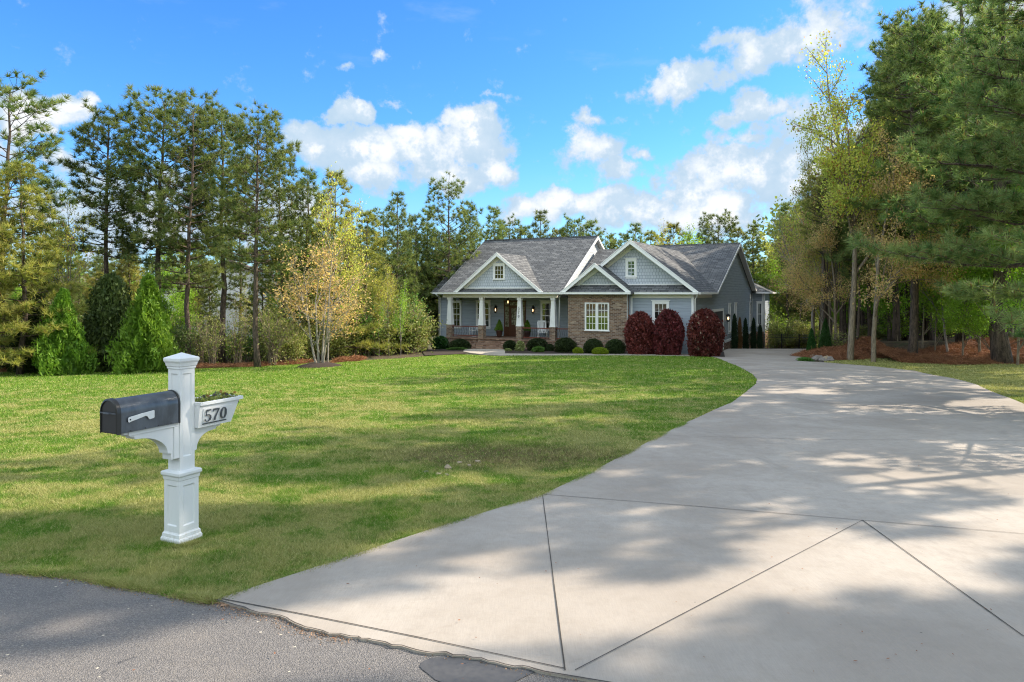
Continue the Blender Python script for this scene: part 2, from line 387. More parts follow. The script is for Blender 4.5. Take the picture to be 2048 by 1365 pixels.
m, n, b = new_mat('mailbox_steel'); f = n.noise(n.scale(n.coord(), (1,1,0.35)), 9, 5, 0.7); b.inputs['Metallic'].default_value = 0.55
n.put(b.inputs['Base Color'], n.mix(n.mr(f, 0.3, 0.75), (0.075,0.085,0.10), (0.14,0.155,0.18))); n.put(b.inputs['Roughness'], n.mr(f, 0.3, 0.7, 0.30, 0.48)); M['mail'] = m
m = M['plastic']; n = NT(m.node_tree); b = n.nt.nodes['Principled BSDF']; p = n.coord(); sx = n.node('ShaderNodeSeparateXYZ'); n.put(sx.inputs[0], p)
f = n.noise(n.scale(p, (3,3,1)), 4, 6, 0.7); spl = n.noise(p, 55, 4, 0.7)
g = n.m('MULTIPLY', n.mr(sx.outputs[2], 0.01, 0.17, 1, 0), n.mr(spl, 0.42, 0.62)); c = n.mix(n.mr(f, 0.5, 0.75, 0, 0.22), (0.69,0.695,0.71), (0.52,0.52,0.49))
c = n.mix(n.m('MULTIPLY', g, 0.4), c, (0.34,0.26,0.18)); n.put(b.inputs['Base Color'], c); n.put(b.inputs['Roughness'], n.mr(f, 0.3, 0.7, 0.38, 0.6))
M['mail_d'] = simple('black_door_paint', (0.02,0.02,0.021), 0.4); M['dkmetal'] = simple('dark_numerals', (0.055,0.065,0.08), 0.35, 0.6)
M['numface'] = simple('numeral_face', (0.10,0.11,0.13), 0.4, 0.5); M['soil'] = simple('potting_soil', (0.05,0.03,0.02), 1)
M['petal'] = simple('purple_petals', (0.035,0.012,0.05), 0.6, var=0.4, vs=40); M['petal_y'] = simple('rust_petals', (0.35,0.17,0.05), 0.6)
M['rock'] = simple('pale_rock', (0.33,0.26,0.18), 0.9, var=0.35, vs=9); M['rock_g'] = simple('grey_rock', (0.22,0.19,0.17), 0.95, var=0.4, vs=8)
M['nroof'] = simple('weathered_brown_roof', (0.19,0.145,0.12), 0.95, var=0.2, vs=4)
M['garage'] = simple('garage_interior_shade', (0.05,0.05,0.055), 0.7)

# ================================================================== sky, sun, camera
EL = math.radians(37); SX, SY = 0.95, 0.30; ln = math.hypot(SX, SY); SX /= ln; SY /= ln
W = bpy.data.worlds.new('World'); SC.world = W; W.use_nodes = True
n = NT(W.node_tree); bg = n.nt.nodes['Background']
sky = n.node('ShaderNodeTexSky', sky_type='NISHITA'); sky.sun_disc = False; sky.sun_elevation = EL; sky.sun_rotation = math.atan2(SX, SY)
sky.air_density = 1.0; sky.dust_density = 0.4; sky.ozone_density = 2.0
hs = n.node('ShaderNodeHueSaturation'); n.put(hs.inputs['Color'], sky.outputs[0]); hs.inputs['Saturation'].default_value = 1.22; hs.inputs['Value'].default_value = 1.0; hs.inputs['Hue'].default_value = 0.497
SKYV = hs
d = n.vm('NORMALIZE', n.coord('Generated')); s3 = n.node('ShaderNodeSeparateXYZ'); n.put(s3.inputs[0], d)
az = n.m('ARCTAN2', s3.outputs[0], s3.outputs[1]); el = n.m('ARCSINE', s3.outputs[2])
cb = n.node('ShaderNodeCombineXYZ'); n.put(cb.inputs[0], n.m('MULTIPLY', az, 10)); n.put(cb.inputs[1], n.m('MULTIPLY', el, 10)); P2 = cb.outputs[0]
wn = n.noise(P2, 0.85, 7, 0.58, 0.0, col=True)
P = n.vm('ADD', P2, n.vm('MULTIPLY', n.vm('SUBTRACT', wn, (0.5,0.5,0.5)), (1.5,1.1,0)))
def azel(px, py):
    x, y, z = (px-CX)/F, 1.0, (HY-py)/F; r = math.sqrt(x*x+y*y+z*z); return math.atan2(x, y)*10, math.asin(z/r)*10
CL = [(655,285,75,50,1),(690,222,42,22,1),(735,300,85,60,1),(830,300,95,62,1),(820,262,55,25,1),(945,285,85,55,1.05),(925,248,52,25,1),(985,330,65,50,.9),(890,360,130,38,.85),(740,345,95,40,.8),
      (1175,290,75,48,.55),(1285,298,45,20,.6),(1215,345,90,50,.5),(1500,238,72,28,.9),(1480,282,62,24,.6),(1385,375,75,55,.95),(1480,350,80,65,.95),(1530,310,60,30,.6),(1140,412,120,34,.9),(1060,425,80,28,.8),(1260,425,130,45,.85),(1430,420,140,50,.85),
      (1365,158,95,34,.8),(1540,105,95,58,.8),(1640,60,95,60,.6),(1440,90,50,24,.5),(95,208,62,32,1.05),(58,232,40,26,.9),(140,186,32,16,1.1),(112,245,26,16,.9),(125,315,30,28,.8),(300,430,260,75,.7),(560,430,140,60,.65),
      (770,108,42,18,.5),(1185,230,52,16,.6),(680,120,26,12,.4),(1620,330,110,110,.75),(790,200,60,9,.4),(980,210,60,8,.35),
      (1850,350,200,150,.8),(2100,100,200,150,.7),(-300,300,200,120,.8),(-700,380,300,120,.9),(2600,350,300,160,.8)]
den = None; shade = None
for px, py, rx, ry, amp in CL:
    a, e = azel(px, py); k = 10/F*1.12
    q = n.vm('MULTIPLY', n.vm('SUBTRACT', P, (a, e, 0)), (1/(rx*k), 1/(ry*k), 0)); L = n.vm('LENGTH', q, None, 1)
    v = n.m('MULTIPLY', n.m('SUBTRACT', 1.25, L), amp)
    den = v if den is None else n.m('MAXIMUM', den, v)
det = n.noise(P2, 2.3, 8, 0.62)
over = n.m('MAXIMUM', n.mr(s3.outputs[2], 0.45, 0.62), n.mr(s3.outputs[1], 0.15, -0.15))  # unseen clouds added overhead and behind the camera for neutral fill light
den = n.m('MAXIMUM', den, n.m('MULTIPLY', over, 0.62))
den = n.m('ADD', den, n.m('MULTIPLY', n.m('SUBTRACT', det, 0.5), 1.7))
wisp = n.mr(n.noise(n.scale(P2, (0.5,1.6,1)), 1.1, 6, 0.6), 0.56, 0.80, 0, 0.30)
alpha = n.m('MAXIMUM', n.mr(den, 0.16, 0.55), wisp)
lump = n.noise(n.vm('ADD', P2, (0.10,-0.16,3.3)), 1.7, 7, 0.6)
ccol = n.mix(n.mr(n.m('SUBTRACT', den, n.m('MULTIPLY', lump, 1.4)), -0.5, 0.55), (0.50,0.65,0.79), (1.0,1.0,1.0))
ccol = n.mix(n.mr(lump, 0.44, 0.57, 0, 0.75), ccol, (0.50,0.66,0.80))
CV = n.vm('MULTIPLY', ccol, (3.95,4.02,4.15)); CV = n.vm('MULTIPLY', CV, n.mix(n.mr(s3.outputs[1], 0.1, -0.3), n.mix(over, (1,1,1), (0.80,0.75,0.76)), (2.5,2.42,2.3)))  # added clouds behind the camera brightened to lift front-facing surfaces
low = n.mr(s3.outputs[2], 0.0, 0.22, 0.35, 0.0)
skyc = n.mix(low, n.mix(1.0, hs.outputs[0], (0.43,0.70,0.99), 'MULTIPLY'), (1.9,2.9,4.1))
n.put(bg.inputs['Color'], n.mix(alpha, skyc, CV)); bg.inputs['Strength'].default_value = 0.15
W.cycles.sampling_method = 'MANUAL'; W.cycles.sample_map_resolution = 512
sl = bpy.data.lights.new('sun', 'SUN'); sl.energy = 5.0; sl.angle = math.radians(0.53); sl.color = (1.0,0.89,0.73)
so = bpy.data.objects.new('sun', sl); COL.objects.link(so)
dv = Vector((SX*math.cos(EL), SY*math.cos(EL), math.sin(EL))); so.rotation_euler = dv.to_track_quat('Z','Y').to_euler()
cam = bpy.data.cameras.new('camera'); co = bpy.data.objects.new('camera', cam); COL.objects.link(co)
co.location = (0,0,CAMZ); co.rotation_euler = (math.radians(90),0,0); cam.sensor_width = 36; cam.lens = F/2048*36; cam.shift_y = -(682.5-HY)/2048
cam.clip_end = 3000; cam.clip_start = 0.05; SC.camera = co
SC.view_settings.view_transform = 'Standard'; SC.view_settings.look = 'None'; SC.view_settings.exposure = 0.85; SC.view_settings.gamma = 1
SC.render.engine = 'CYCLES'; SC.cycles.max_bounces = 5; SC.cycles.diffuse_bounces = 3; SC.cycles.glossy_bounces = 2; SC.cycles.transmission_bounces = 2; SC.cycles.transparent_max_bounces = 4
SC.cycles.filter_width = 1.15; SC.cycles.use_denoising = True; SC.cycles.denoising_input_passes = 'RGB_ALBEDO_NORMAL'; SC.cycles.denoising_prefilter = 'NONE'; SC.cycles.caustics_reflective = False; SC.cycles.caustics_refractive = False
# ================================================================== ground sheets
def axis(lo, hi, fine_lo, fine_hi, st):
    a = list(np.arange(fine_lo, fine_hi+1e-6, st)); s = st
    while a[-1] < hi: s *= 1.25; a.append(a[-1]+s)
    s = st
    while a[0] > lo: s *= 1.25; a.insert(0, a[0]-s)
    return np.array(a)
gx = axis(-700, 700, -34, 44, 0.6); gy = axis(-200, 900, -6, 70, 0.6)
XX, YY = np.meshgrid(gx, gy); ZZ = hgt(XX, YY)
V = np.stack([XX.ravel(), YY.ravel(), ZZ.ravel()], 1); nx = len(gx); ii = np.arange((len(gy)-1)*nx).reshape(len(gy)-1, nx)[:, :-1].ravel()
g = np_mesh('ground', V, np.stack([ii, ii+1, ii+nx+1, ii+nx], 1), M['floor'], smooth=True); g['kind'] = 'structure'

gp = lambda L: [G(*q) for q in L]
RD = (0.935, -0.355)           # direction of the road
road_edge = gp([(0,1150),(150,1163),(300,1190),(430,1214),(500,1236),(560,1249),(610,1272),(700,1292),(760,1302),(830,1318),(930,1330),(1010,1350),(1090,1362)])
rs = random.Random(5); re2 = []
for i in range(len(road_edge)-1):
    (x0,y0),(x1,y1) = road_edge[i], road_edge[i+1]
    for k in range(5):
        t = k/5; j = 0.0 if k == 0 else 0.012
        re2.append((x0+(x1-x0)*t+rs.uniform(-j,j), y0+(y1-y0)*t+rs.uniform(-j,j)))
x0, y0 = road_edge[-1]
right = [(x0+RD[0]*t, y0+RD[1]*t+rs.uniform(-.02,.02)) for t in np.linspace(0, 60, 90)]
left = [(road_edge[0][0]-RD[0]*t, road_edge[0][1]-RD[1]*t*1.0) for t in (60, 30, 12, 4)]
road_poly = left+re2+right+[(x0+RD[0]*60-2.6, y0+RD[1]*60-7), (left[0][0]-2.6, left[0][1]-7)]
sheet('road', road_poly, 0.030, M['road'], 0.6)
tx, ty = G(960, 1352)
sheet('tar_patch', [(tx+.30*math.cos(a)*(1+.12*math.sin(3*a)), ty+.17*math.sin(a)*(1+.1*math.cos(5*a))) for a in np.linspace(0, 6.28, 26)[:-1]], 0.034, M['tar'], 2)

Lp = [(1020,1352),(440,1211),(600,1157),(750,1106),(900,1056),(1085,998),(1200,942),(1300,888),(1370,851),(1420,828),(1464,809),(1497,783),(1512,771),(1514,762),(1506,751),(1477,735),(1450,724),(1428,716),(1406,713)]
dl = gp(Lp); dl[0] = (dl[0][0]-.5, dl[0][1]-.75)
dl = dl[1:]
dr_img = gp([(1622,706),(1600,720),(1597,724),(1648,727),(1684,730),(1755,736),(1829,744),(1903,759),(1955,773),(2000,793),(2048,812)])
drive = dl + [(11.0,37.6), (19.3,56.5), (26.8,52.8), (21.6,44.5)] + dr_img + [(11.2,13.0),(11.0,9.5),(11.8,5.5),(14.5,1.0),(16.5,-2.6)]
k3 = [i for i, q in enumerate(re2) if q == road_edge[3]][0]
drive_poly = drive + [q for q in right[::-1] if q[0] < 16.0] + re2[k3:][::-1]
sheet('driveway', drive_poly, 0.042, M['drive'], 0.6, thick=0.018)
# lawns
lawn_l = [(-40,19.0),(-12,8.2)] + road_edge[:4] + dl[1:] + gp([(1434,714),(1370,712.5),(1300,711.5),(1200,711.5),(1100,712),(1000,712.5),(950,711),(900,710),(850,714),(800,718),(720,722),(655,727),(560,731),(430,737),(300,741),(150,744),(0,746),(-150,748)]) + [(-34,27.0)]
lawn = sheet('lawn', lawn_l, 0.024, M['lawn'], 0.5)
lawn_r = dr_img[3:] + [(11.2,13.0),(14,9.5),(17,9),(30,13),(30,25.5)] + gp([(2048,730),(1916,731),(1806,727),(1793,718),(1740,718),(1651,721)])
sheet('lawn', lawn_r, 0.024, M['lawn'], 0.5)
# saw joints in the slab
def strip(name, pxs, w, dz, mat, jit=0.0):
    pts = gp(pxs) if isinstance(pxs[0][0], (int,float)) and max(p[0] for p in pxs) > 60 else list(pxs)
    d = []; L = []
    for i in range(len(pts)-1):
        a, b2 = pts[i], pts[i+1]; nn = max(1, int(math.dist(a,b2)/0.35))
        for k in range(nn): L.append((a[0]+(b2[0]-a[0])*k/nn, a[1]+(b2[1]-a[1])*k/nn))
    L.append(pts[-1]); mb = MB(); A = []
    for i, p in enumerate(L):
        q0 = L[max(i-1,0)]; q1 = L[min(i+1,len(L)-1)]; dx, dy = q1[0]-q0[0], q1[1]-q0[1]; l = math.hypot(dx,dy) or 1
        ww = w*(1+rs.uniform(-.25,.25)); jx = rs.uniform(-jit,jit)
        A.append(((p[0]-dy/l*(ww/2+jx), p[1]+dx/l*(ww/2+jx)), (p[0]+dy/l*(ww/2-jx), p[1]-dx/l*(ww/2-jx))))
    for i in range(len(A)-1):
        mb.poly([(x, y, h1(x,y)+dz) for x, y in (A[i][0], A[i][1], A[i+1][1], A[i+1][0])])
    for f in range(len(mb.f)):
        a,b2,c = (Vector(mb.v[k]) for k in mb.f[f][:3])
        if (b2-a).cross(c-a).z < 0: mb.f[f] = mb.f[f][::-1]
    o = mb.build(name, mat); o['kind'] = 'structure'; return o
w = 0.007
strip('driveway_joint', [(1085,998),(1130,1362)], w, .047, M['joint']); strip('driveway_joint', [(1085,998),(1400,1024),(2048,1080)], w, .0475, M['joint'])
strip('driveway_joint', [(1725,1051),(2048,1292)], w, .047, M['joint']); strip('driveway_joint', [(1725,1051),(1150,1362)], 0.005, .048, M['joint'])
strip('driveway_joint', [(1330,877),(1650,886),(2048,888)], w, .047, M['joint']); strip('driveway_joint', [(1464,809),(1700,810),(2000,806)], w, .047, M['joint'])
strip('driveway_joint', [(1512,765),(1700,762),(1880,757)], w, .047, M['joint']); strip('driveway_joint', [(1480,738),(1620,738),(1770,738)], w, .047, M['joint'])
strip('driveway_joint', [(440,1212),(620,1248),(830,1290),(1130,1357)], 0.008, .0465, M['joint'])
strip('edge_crack', [(x,y) for x,y in re2[k3:]]+right[:60], 0.009, .0482, M['joint'], 0.002)
ec = G(438,1216); ea = [(ec[0]+(.13+.05*math.sin(3*t+1)+.03*math.sin(7*t))*math.cos(t)*1.25, ec[1]+(.045+.015*math.sin(5*t)+.01*math.sin(11*t))*math.sin(t)-.10*math.cos(t)*.38) for t in np.linspace(0,6.283,40)[:-1]]
sheet('bare_earth', ea, 0.036, M['earth'], 0.5)
# walk and beds by the house
walkp = gp([(962,697.6),(1010,697.6),(1010,709.4),(1100,710.2),(1200,709.8),(1300,710.0),(1372,711.0),(1400,712.5),(1400,714.2),(1300,712.6),(1200,712.3),(1100,712.6),(1000,713.2),(965,711.3),(940,708),(926,705.0),(930,701)])
sheet('walkway', walkp, 0.060, M['walk'], 1.0, thick=0.06)
bed = gp([(1010,697.6),(1120,696),(1380,702),(1448,705),(1450,716),(1372,713),(1010,709.8)])
sheet('mulch_bed', [(bed[0][0],bed[0][1]+1)]+[(x,y+ (1.2 if i<3 else 0)) for i,(x,y) in enumerate(bed)][1:], 0.045, M['mulch'], 1.0)
sheet('planting_bed', gp([(845,706),(870,698),(960,696.5),(962,697.6),(930,701),(926,705),(935,709),(900,711),(850,713)]), 0.046, M['mulch'], 1.0)

# ================================================================== HOUSE (local: x right along the front, y back, z up)
TH = math.atan(0.51); O = (0.51, 44.0); HROT = -TH
UX, UY = math.cos(TH), -math.sin(TH); VX, VY = math.sin(TH), math.cos(TH)
def hw(U, V): return (O[0]+UX*U+VX*V, O[1]+UY*U+VY*V)
def Uof(px, V):
    r = (px-CX)/F; return (r*(O[1]+VY*V)-O[0]-VX*V)/(UX-r*UY)
def Vof(px, U):
    r = (px-CX)/F; return (r*(O[1]+UY*U)-O[0]-UX*U)/(VX-r*VY)
H = empty('brick_house', (O[0], O[1], 0), HROT)
tag(H, 'single storey blue grey house with brick bay, front gables and columned porch', 'house')
E0 = 2.05
def part(name, mb, mat, parent=None, bevel=0): return mb.build(name, M[mat], parent or H, bevel)

# walls
mb = MB(); mb.box(-7.55,3.70,2.2,12.3,-2.4,1.98); body = part('wall', mb, 'siding')
mb = MB(); mb.box(7.39,11.07,-.33,22.5,-3.6,1.985); mb.box(3.2,7.38,3.9,22.3,-2.5,1.97)
mb.slab([(11.07,4.95,1.98),(11.07,22.5,1.98),(11.07,13.86,5.45)], (-.1,0,0)); part('wall', mb, 'siding')
mb = MB(); mb.box(3.74,7.388,-.60,3.9,-1.9,1.965); part('wall', mb, 'siding')
mb = MB(); mb.slab([(2.78,-.1,2.02),(2.78,12.3,2.02),(2.78,6.15,5.80)], (-.1,0,0)); mb.slab([(-5.75,-.1,2.02),(-5.75,12.3,2.02),(-5.75,6.15,5.80)], (.1,0,0)); part('gable_wall', mb, 'siding_lit')  # gable ends use the paler siding, sunlight painted into the colour
mb = MB(); mb.slab([(-7.55,2.2,1.98),(-7.55,12.2,1.98),(-7.55,7.1,5.05)], (.1,0,0)); part('gable_wall', mb, 'siding')
bb = MB(); bb.box(3.72,7.39,-1.0,-.62,-1.9,1.93); brick = part('brick_wall', bb, 'brick')
# soldier course over and rowlock under the bay window
sb = MB()
bw0, bw1 = Uof(1170,-1.0), Uof(1218.5,-1.0)
Yb = O[1]+UY*(bw0+bw1)/2-VY; zt = CAMZ-(606-HY)/F*Yb; zb = CAMZ-(662-HY)/F*Yb
k = bw0-.12
while k < bw1+.1:
    sb.box(k, k+.068, -1.014, -.98, zt+.01, zt+.215); k += .085
part('brick_trim', sb, 'brick_r', brick); sb = MB()
k = bw0-.05
while k < bw1+.02:
    sb.box(k, k+.068, -1.04, -.98, zb-.09, zb-.005); k += .085
part('brick_trim', sb, 'brick_r', brick)
# stepped brick foundation under the side wall and rear block
fb = MB(); fb.box(7.6,11.10,2.5,22.5,-3.7,-1.42); fb.box(11.1,12.02,22.5,26,-3.9,-1.3); part('foundation', fb, 'brick_r')
hb = MB(); hb.box(8.0,12.0,22.6,26.8,-3.8,1.98); part('wall', hb, 'siding')
tb = MB(); tb.box(7.5,11.115,-.345,-.2,-1.62,-1.42); tb.box(10.9,11.12,-.2,2.5,-1.62,-1.40); tb.box(11.0,11.125,2.5,22.52,-1.42,-1.24); part('water_table', tb, 'trim')
# corner boards
cb_ = MB()
for U, V in ((-7.56,2.19),(11.08,-.34),(11.08,22.51),(12.01,22.59)):
    s = -1 if U < 0 else 1; cb_ = MB()
    cb_.box(min(U, U-s*.14), max(U, U-s*.14), V-.012, V+.05, -1.9 if V < 10 else -3.6, 1.93); cb_.box(min(U+s*.012,U-s*.04), max(U+s*.012,U-s*.04), V-.012, V+.14, -1.9 if V < 10 else -3.6, 1.93); part('corner_board', cb_, 'trim')
cb_ = MB(); cb_.box(7.40,7.52,-.345,-.28,-1.6,1.8); part('corner_board', cb_, 'trim'); cb_ = MB(); cb_.box(7.388,7.402,-1.0,-.88,-1.6,1.93)
part('corner_board', cb_, 'trim')
# foundation/porch deck/steps
pb = MB(); pb.box(-5.5,3.72,-.15,2.2,-2.1,-1.03); part('porch_base', pb, 'brick_r')
pb = MB(); pb.box(-5.55,3.70,-.22,2.195,-1.03,-.95); part('porch_floor', pb, 'brick_r')
st = MB()
for k in range(1, 5): st.box(-2.78,-.58,-.22-.31*k,-.22-.31*(k-1)-.001*k,-2.0,-.95-.155*k)
part('front_steps', st, 'brick_r')
cw = MB(); cw.box(-3.0,-2.79,-.9,-.16,-2.0,-1.3); part('step_wall', cw, 'brick_r')

# windows -----------------------------------------------------------
def window(U, V, z0, z1, w, cols=3, rows=(2,2), tr=.10, head=True, units=1, side=False, sill=True, parent=None, name='window'):
    """centre U on a wall facing -v at V (or, side=True, V is the centre along the wall and U the wall plane)"""
    f = MB(); g_ = MB()
    def bx(m_, a0, a1, d0, d1, c0, c1):   # a: across, d: outwards, c: height
        if side: m_.box(U+d0, U+d1, V+a0, V+a1, c0, c1)
        else: m_.box(U+a0, U+a1, V-d1, V-d0, c0, c1)
    hwid = w/2
    bx(f, -hwid-tr, -hwid, 0, .05, z0-.02, z1+.02); bx(f, hwid, hwid+tr, 0, .05, z0-.02, z1+.02)
    bx(f, -hwid-tr, hwid+tr, .0, .053, z1+.02, z1+(.15 if head else .06))
    if head: bx(f, -hwid-tr-.05, hwid+tr+.05, .0, .09, z1+.15, z1+.19)
    bx(f, -hwid-tr-.04, hwid+tr+.04, 0, .075, z0-.07, z0-.02)
    if sill and head: bx(f, -hwid-tr, hwid+tr, 0, .045, z0-.17, z0-.072)
    uw = (w-(units-1)*.10)/units
    for k in range(units):
        a0 = -hwid+k*(uw+.10); a1 = a0+uw
        if k: bx(f, a0-.10, a0, 0, .048, z0-.02, z1+.02)
        bx(g_, a0, a1, 0, .012, z0-.02, z1+.02)
        for e0, e1 in ((a0, a0+.035), (a1-.035, a1)): bx(f, e0, e1, .012, .034, z0-.02, z1+.02)
        zm = z0+(z1-z0)*rows[1]/(rows[0]+rows[1]) if rows[1] else None
        if zm: bx(f, a0+.035, a1-.035, .013, .036, zm-.024, zm+.024)
        for c0, c1 in ((z0-.02, z0+.025), (z1-.025, z1+.02)): bx(f, a0+.035, a1-.035, .0125, .033, c0, c1)
        for c in range(1, cols):
            x = a0+.035+(a1-a0-.07)*c/cols; bx(f, x-.011, x+.011, .0135, .024, z0+.025, z1-.025)
        spans = [(z0, zm, rows[1]), (zm, z1, rows[0])] if zm else [(z0, z1, rows[0])]
        for s0, s1, rr in spans:
            for r_ in range(1, rr):
                z = s0+(s1-s0)*r_/rr; bx(f, a0+.035, a1-.035, .0145, .0235, z-.011, z+.011)
    fo = f.build(name, M['trim'], parent or H); g_.build('pane', M['glass'], fo); return fo
wz0, wz1 = -.33, 1.33
for a, b_ in ((899,923),(952.5,981),(1081.5,1109)):
    u0, u1 = Uof(a,2.2), Uof(b_,2.2); window((u0+u1)/2, 2.2, wz0, wz1, u1-u0-.2)
window((bw0+bw1)/2, -1.0, zb+.05, zt-.05, bw1-bw0-.11, 3, (2,2), .055, head=False, units=2, sill=False)
u0, u1 = Uof(1304.5,-.33), Uof(1339,-.33); Yg = O[1]+UY*u0-.3
window((u0+u1)/2, -.33, -.35, CAMZ-(607.5-HY)/F*Yg, u1-u0-.26, 3, (2,2), .12)

# gables --------------------------------------------------------------
def gable(uc, half, zt_, vf, vw, vr, ve, zsh, sp=0.1, wallmat='shake', right_to=None):
    """front facing gable: roof from vf back; ridge ends at vr, eaves end at ve; shake wall at vw above zsh"""
    s = (zt_-E0)/half; rf = MB()
    rf.slab([(uc-half,vf,E0),(uc,vf,zt_),(uc,vr,zt_),(uc-half,ve,E0)], (0,0,-.09))
    if right_to is None: right_to = (uc+half, ve, E0)
    rf.slab([(uc,vf,zt_+.002),(uc+half,vf,E0+.002),right_to,(uc,vr,zt_+.002)], (0,0,-.09)); part('roof', rf, 'shingle')
    rk = MB(); t = .15
    for sg in (-1, 1):
        a = (uc+sg*half, vf-.03, E0-.02); b_ = (uc, vf-.03, zt_-.02)
        rk.slab([a, b_, (b_[0],b_[1],b_[2]-t*1.3), (a[0]-sg*t/s*1.3, a[1], a[2])], (0,.045,0))
        a2 = (uc+sg*(half+.04), vf-.05, E0+.005); b2 = (uc, vf-.05, zt_+.045); rk.slab([a2, b2, (b2[0],b2[1],b2[2]-.05),(a2[0]-sg*.05,a2[1],a2[2]-.01)], (0,.025,0))
    part('rake_board', rk, 'trim')
    sf = MB()
    for sg in (-1, 1):
        off = .11
        sf.slab([(uc+sg*half*.985, vf+.02, E0-off+.05*s), (uc, vf+.02, zt_-off+.0), (uc, vw, zt_-off), (uc+sg*half*.985, vw, E0-off+.05*s)], (0,0,-.02))
        zlo = zsh; xl = half-(zlo-E0)/s
        fr = .24*1.25
        sf.slab([(uc+sg*xl, vw-.035, zlo), (uc, vw-.035, zt_-off), (uc, vw-.035, zt_-off-fr), (uc+sg*(xl-fr/s), vw-.035, zlo)], (0,.03,0))
    part('frieze_board', sf, 'cream')
    wl = MB(); xl = half-(zsh-E0)/s
    wl.slab([(uc-xl, vw, zsh), (uc+xl, vw, zsh), (uc, vw, zt_-.1)], (0,.08,0)); part('gable_wall', wl, wallmat)
    bd = MB(); bd.box(uc-xl+.25, uc+xl-.25, vw-.028, vw, zsh-.02, zsh+.05); part('frieze_board', bd, 'trim')
# pent roofs under the two right gables
pr = MB(); pr.slab([(3.40,-1.3,E0),(7.68,-1.3,E0),(7.1,-.58,2.50),(3.98,-.58,2.50)], (0,0,-.07)); pr.slab([(6.9,-.63,E0),(11.36,-.63,E0),(10.75,.07,2.50),(6.9,.07,2.50)], (0,0,-.07)); part('roof', pr, 'shingle')
gable(-1.475, 3.25, 4.59, -.38, 0.0, 3.83, -.37, 2.31)
gable(5.54, 2.17, 3.73, -1.3, -.58, 3.9, 1.0, 2.49, right_to=(7.71,-.6,E0))
gable(7.46, 3.93, 5.08, -.63, .07, 12.33, 4.79, 2.49, right_to=(11.39,4.79,E0))
c = -1.475; window(Uof(998.5,0), 0, CAMZ-(558-HY)/F*44.6, CAMZ-(532-HY)/F*44.6, .66, 3, (3,0), .10, head=True, sill=False)
window(Uof(1262.5,.07), .07, CAMZ-(552-HY)/F*40.7, CAMZ-(522.5-HY)/F*40.7, .44, 2, (2,2), .12)

# main roofs
def ridge_roof(u0, u1, ve, vr, zr, vb, name='roof', lt=True, rt=True, e=E0, yp=0.0):
    r = MB(); r.slab([(u0,ve,e),(u1,ve,e),(u1,vr,zr),(u0,vr,zr)], (0,0,-.10)); r.slab([(u0,vr,zr),(u1,vr,zr),(u1,vb,e),(u0,vb,e)], (0,0,-.10))
    o = part('roof', r, 'shingle')
    cp = MB(); cp.box(u0+.02,u1-.02,vr-.13,vr+.13,zr-.05,zr+.03); part('ridge_cap', cp, 'shingle', o)
    for u, sg, do in ((u0,-1,lt),(u1,1,rt)):
        if not do: continue
        rk = MB(); so_ = MB()
        for va, vb_ in ((ve,vr),(vb,vr)):
            x0 = u if sg > 0 else u-.03
            rk.slab([(x0,va,e-.02),(x0,vr,zr-.01),(x0,vr,zr-.22),(x0,va+(.28 if va<vr else -.28),e-.06),(x0,va,e-.13)], (.03,0,0))
            so_.slab([(u-sg*.34,va,e-.115),(u-sg*.005,va,e-.115),(u-sg*.005,vr,zr-.115),(u-sg*.34,vr,zr-.115)], (0,0,-.02))
        part('rake_board', rk, 'trim'); part('soffit', so_, 'trim')
    return o
ridge_roof(-6.0,3.04,-.40,6.15,5.98,12.7)
ridge_roof(-7.95,-6.02,1.8,7.04,5.28,12.3, rt=False)
r = MB(); r.slab([(3.06,.90,E0),(7.46,.90,E0),(7.46,6.2,5.05),(3.06,6.2,5.05)], (0,0,-.08)); r.slab([(3.06,6.2,5.05),(7.46,6.2,5.05),(7.46,11.5,2.05),(3.06,11.5,2.05)], (0,0,-.08)); part('roof', r, 'shingle')
ridge_roof(5.0,11.42,4.79,13.86,5.70,22.93, lt=False)
r = MB(); ap = (9.2,24.6,3.75)
for a, b_ in (((7.6,22.2),(12.5,22.2)),((12.5,22.2),(12.5,27.2)),((12.5,27.2),(7.6,27.2)),((7.6,27.2),(7.6,22.2))): r.slab([(*a,E0),(*b_,E0),ap], (0,0,-.07))
part('roof', r, 'shingle')
r = MB(); r.box(11.4,12.48,22.21,27.2,1.93,1.975); r.box(12.5,12.60,22.2,27.2,1.94,2.05); r.box(11.45,12.5,22.1,22.2,1.94,2.05); part('gutter', r, 'trim')

# gutters, fascia, beams, soffits
gt = MB()
def gut(u0,u1,v,z=1.935): gt.box(u0,u1,v-.12,v,z,z+.12); gt.box(u0,u1,v-.135,v-.10,z+.095,z+.122)
gut(-6.02,3.02,-.40); gut(-7.97,-6.15,1.8); gut(3.32,7.72,-1.30); gut(7.74,11.40,-.63); gt.box(11.39,11.50,-.6,4.79,1.935,2.05)
part('gutter', gt, 'trim')
be = MB(); be.box(-5.75,2.62,-.16,.16,1.70,1.93); be.box(2.30,2.62,.16,2.2,1.70,1.925); be.box(-5.75,-5.45,.16,2.2,1.70,1.925); be.box(2.62,3.70,2.12,2.2,1.70,1.925)
part('porch_beam', be, 'cream'); be = MB(); be.box(7.52,10.93,-.36,-.33,1.72,1.93); be.box(11.07,11.10,-.2,4.8,1.72,1.93); part('frieze_board', be, 'cream')
so2 = MB(); so2.box(-6.0,3.70,-.39,-.161,1.93,1.96); so2.box(3.38,7.70,-1.29,-.99,1.93,1.955); so2.box(7.40,11.37,-.62,-.33,1.931,1.957); so2.box(11.07,11.38,-.33,4.8,1.932,1.958); so2.box(-7.93,-7.4,1.82,12.2,1.93,1.955); so2.box(-7.4,-5.76,1.82,2.2,1.93,1.955); part('soffit', so2, 'cream')
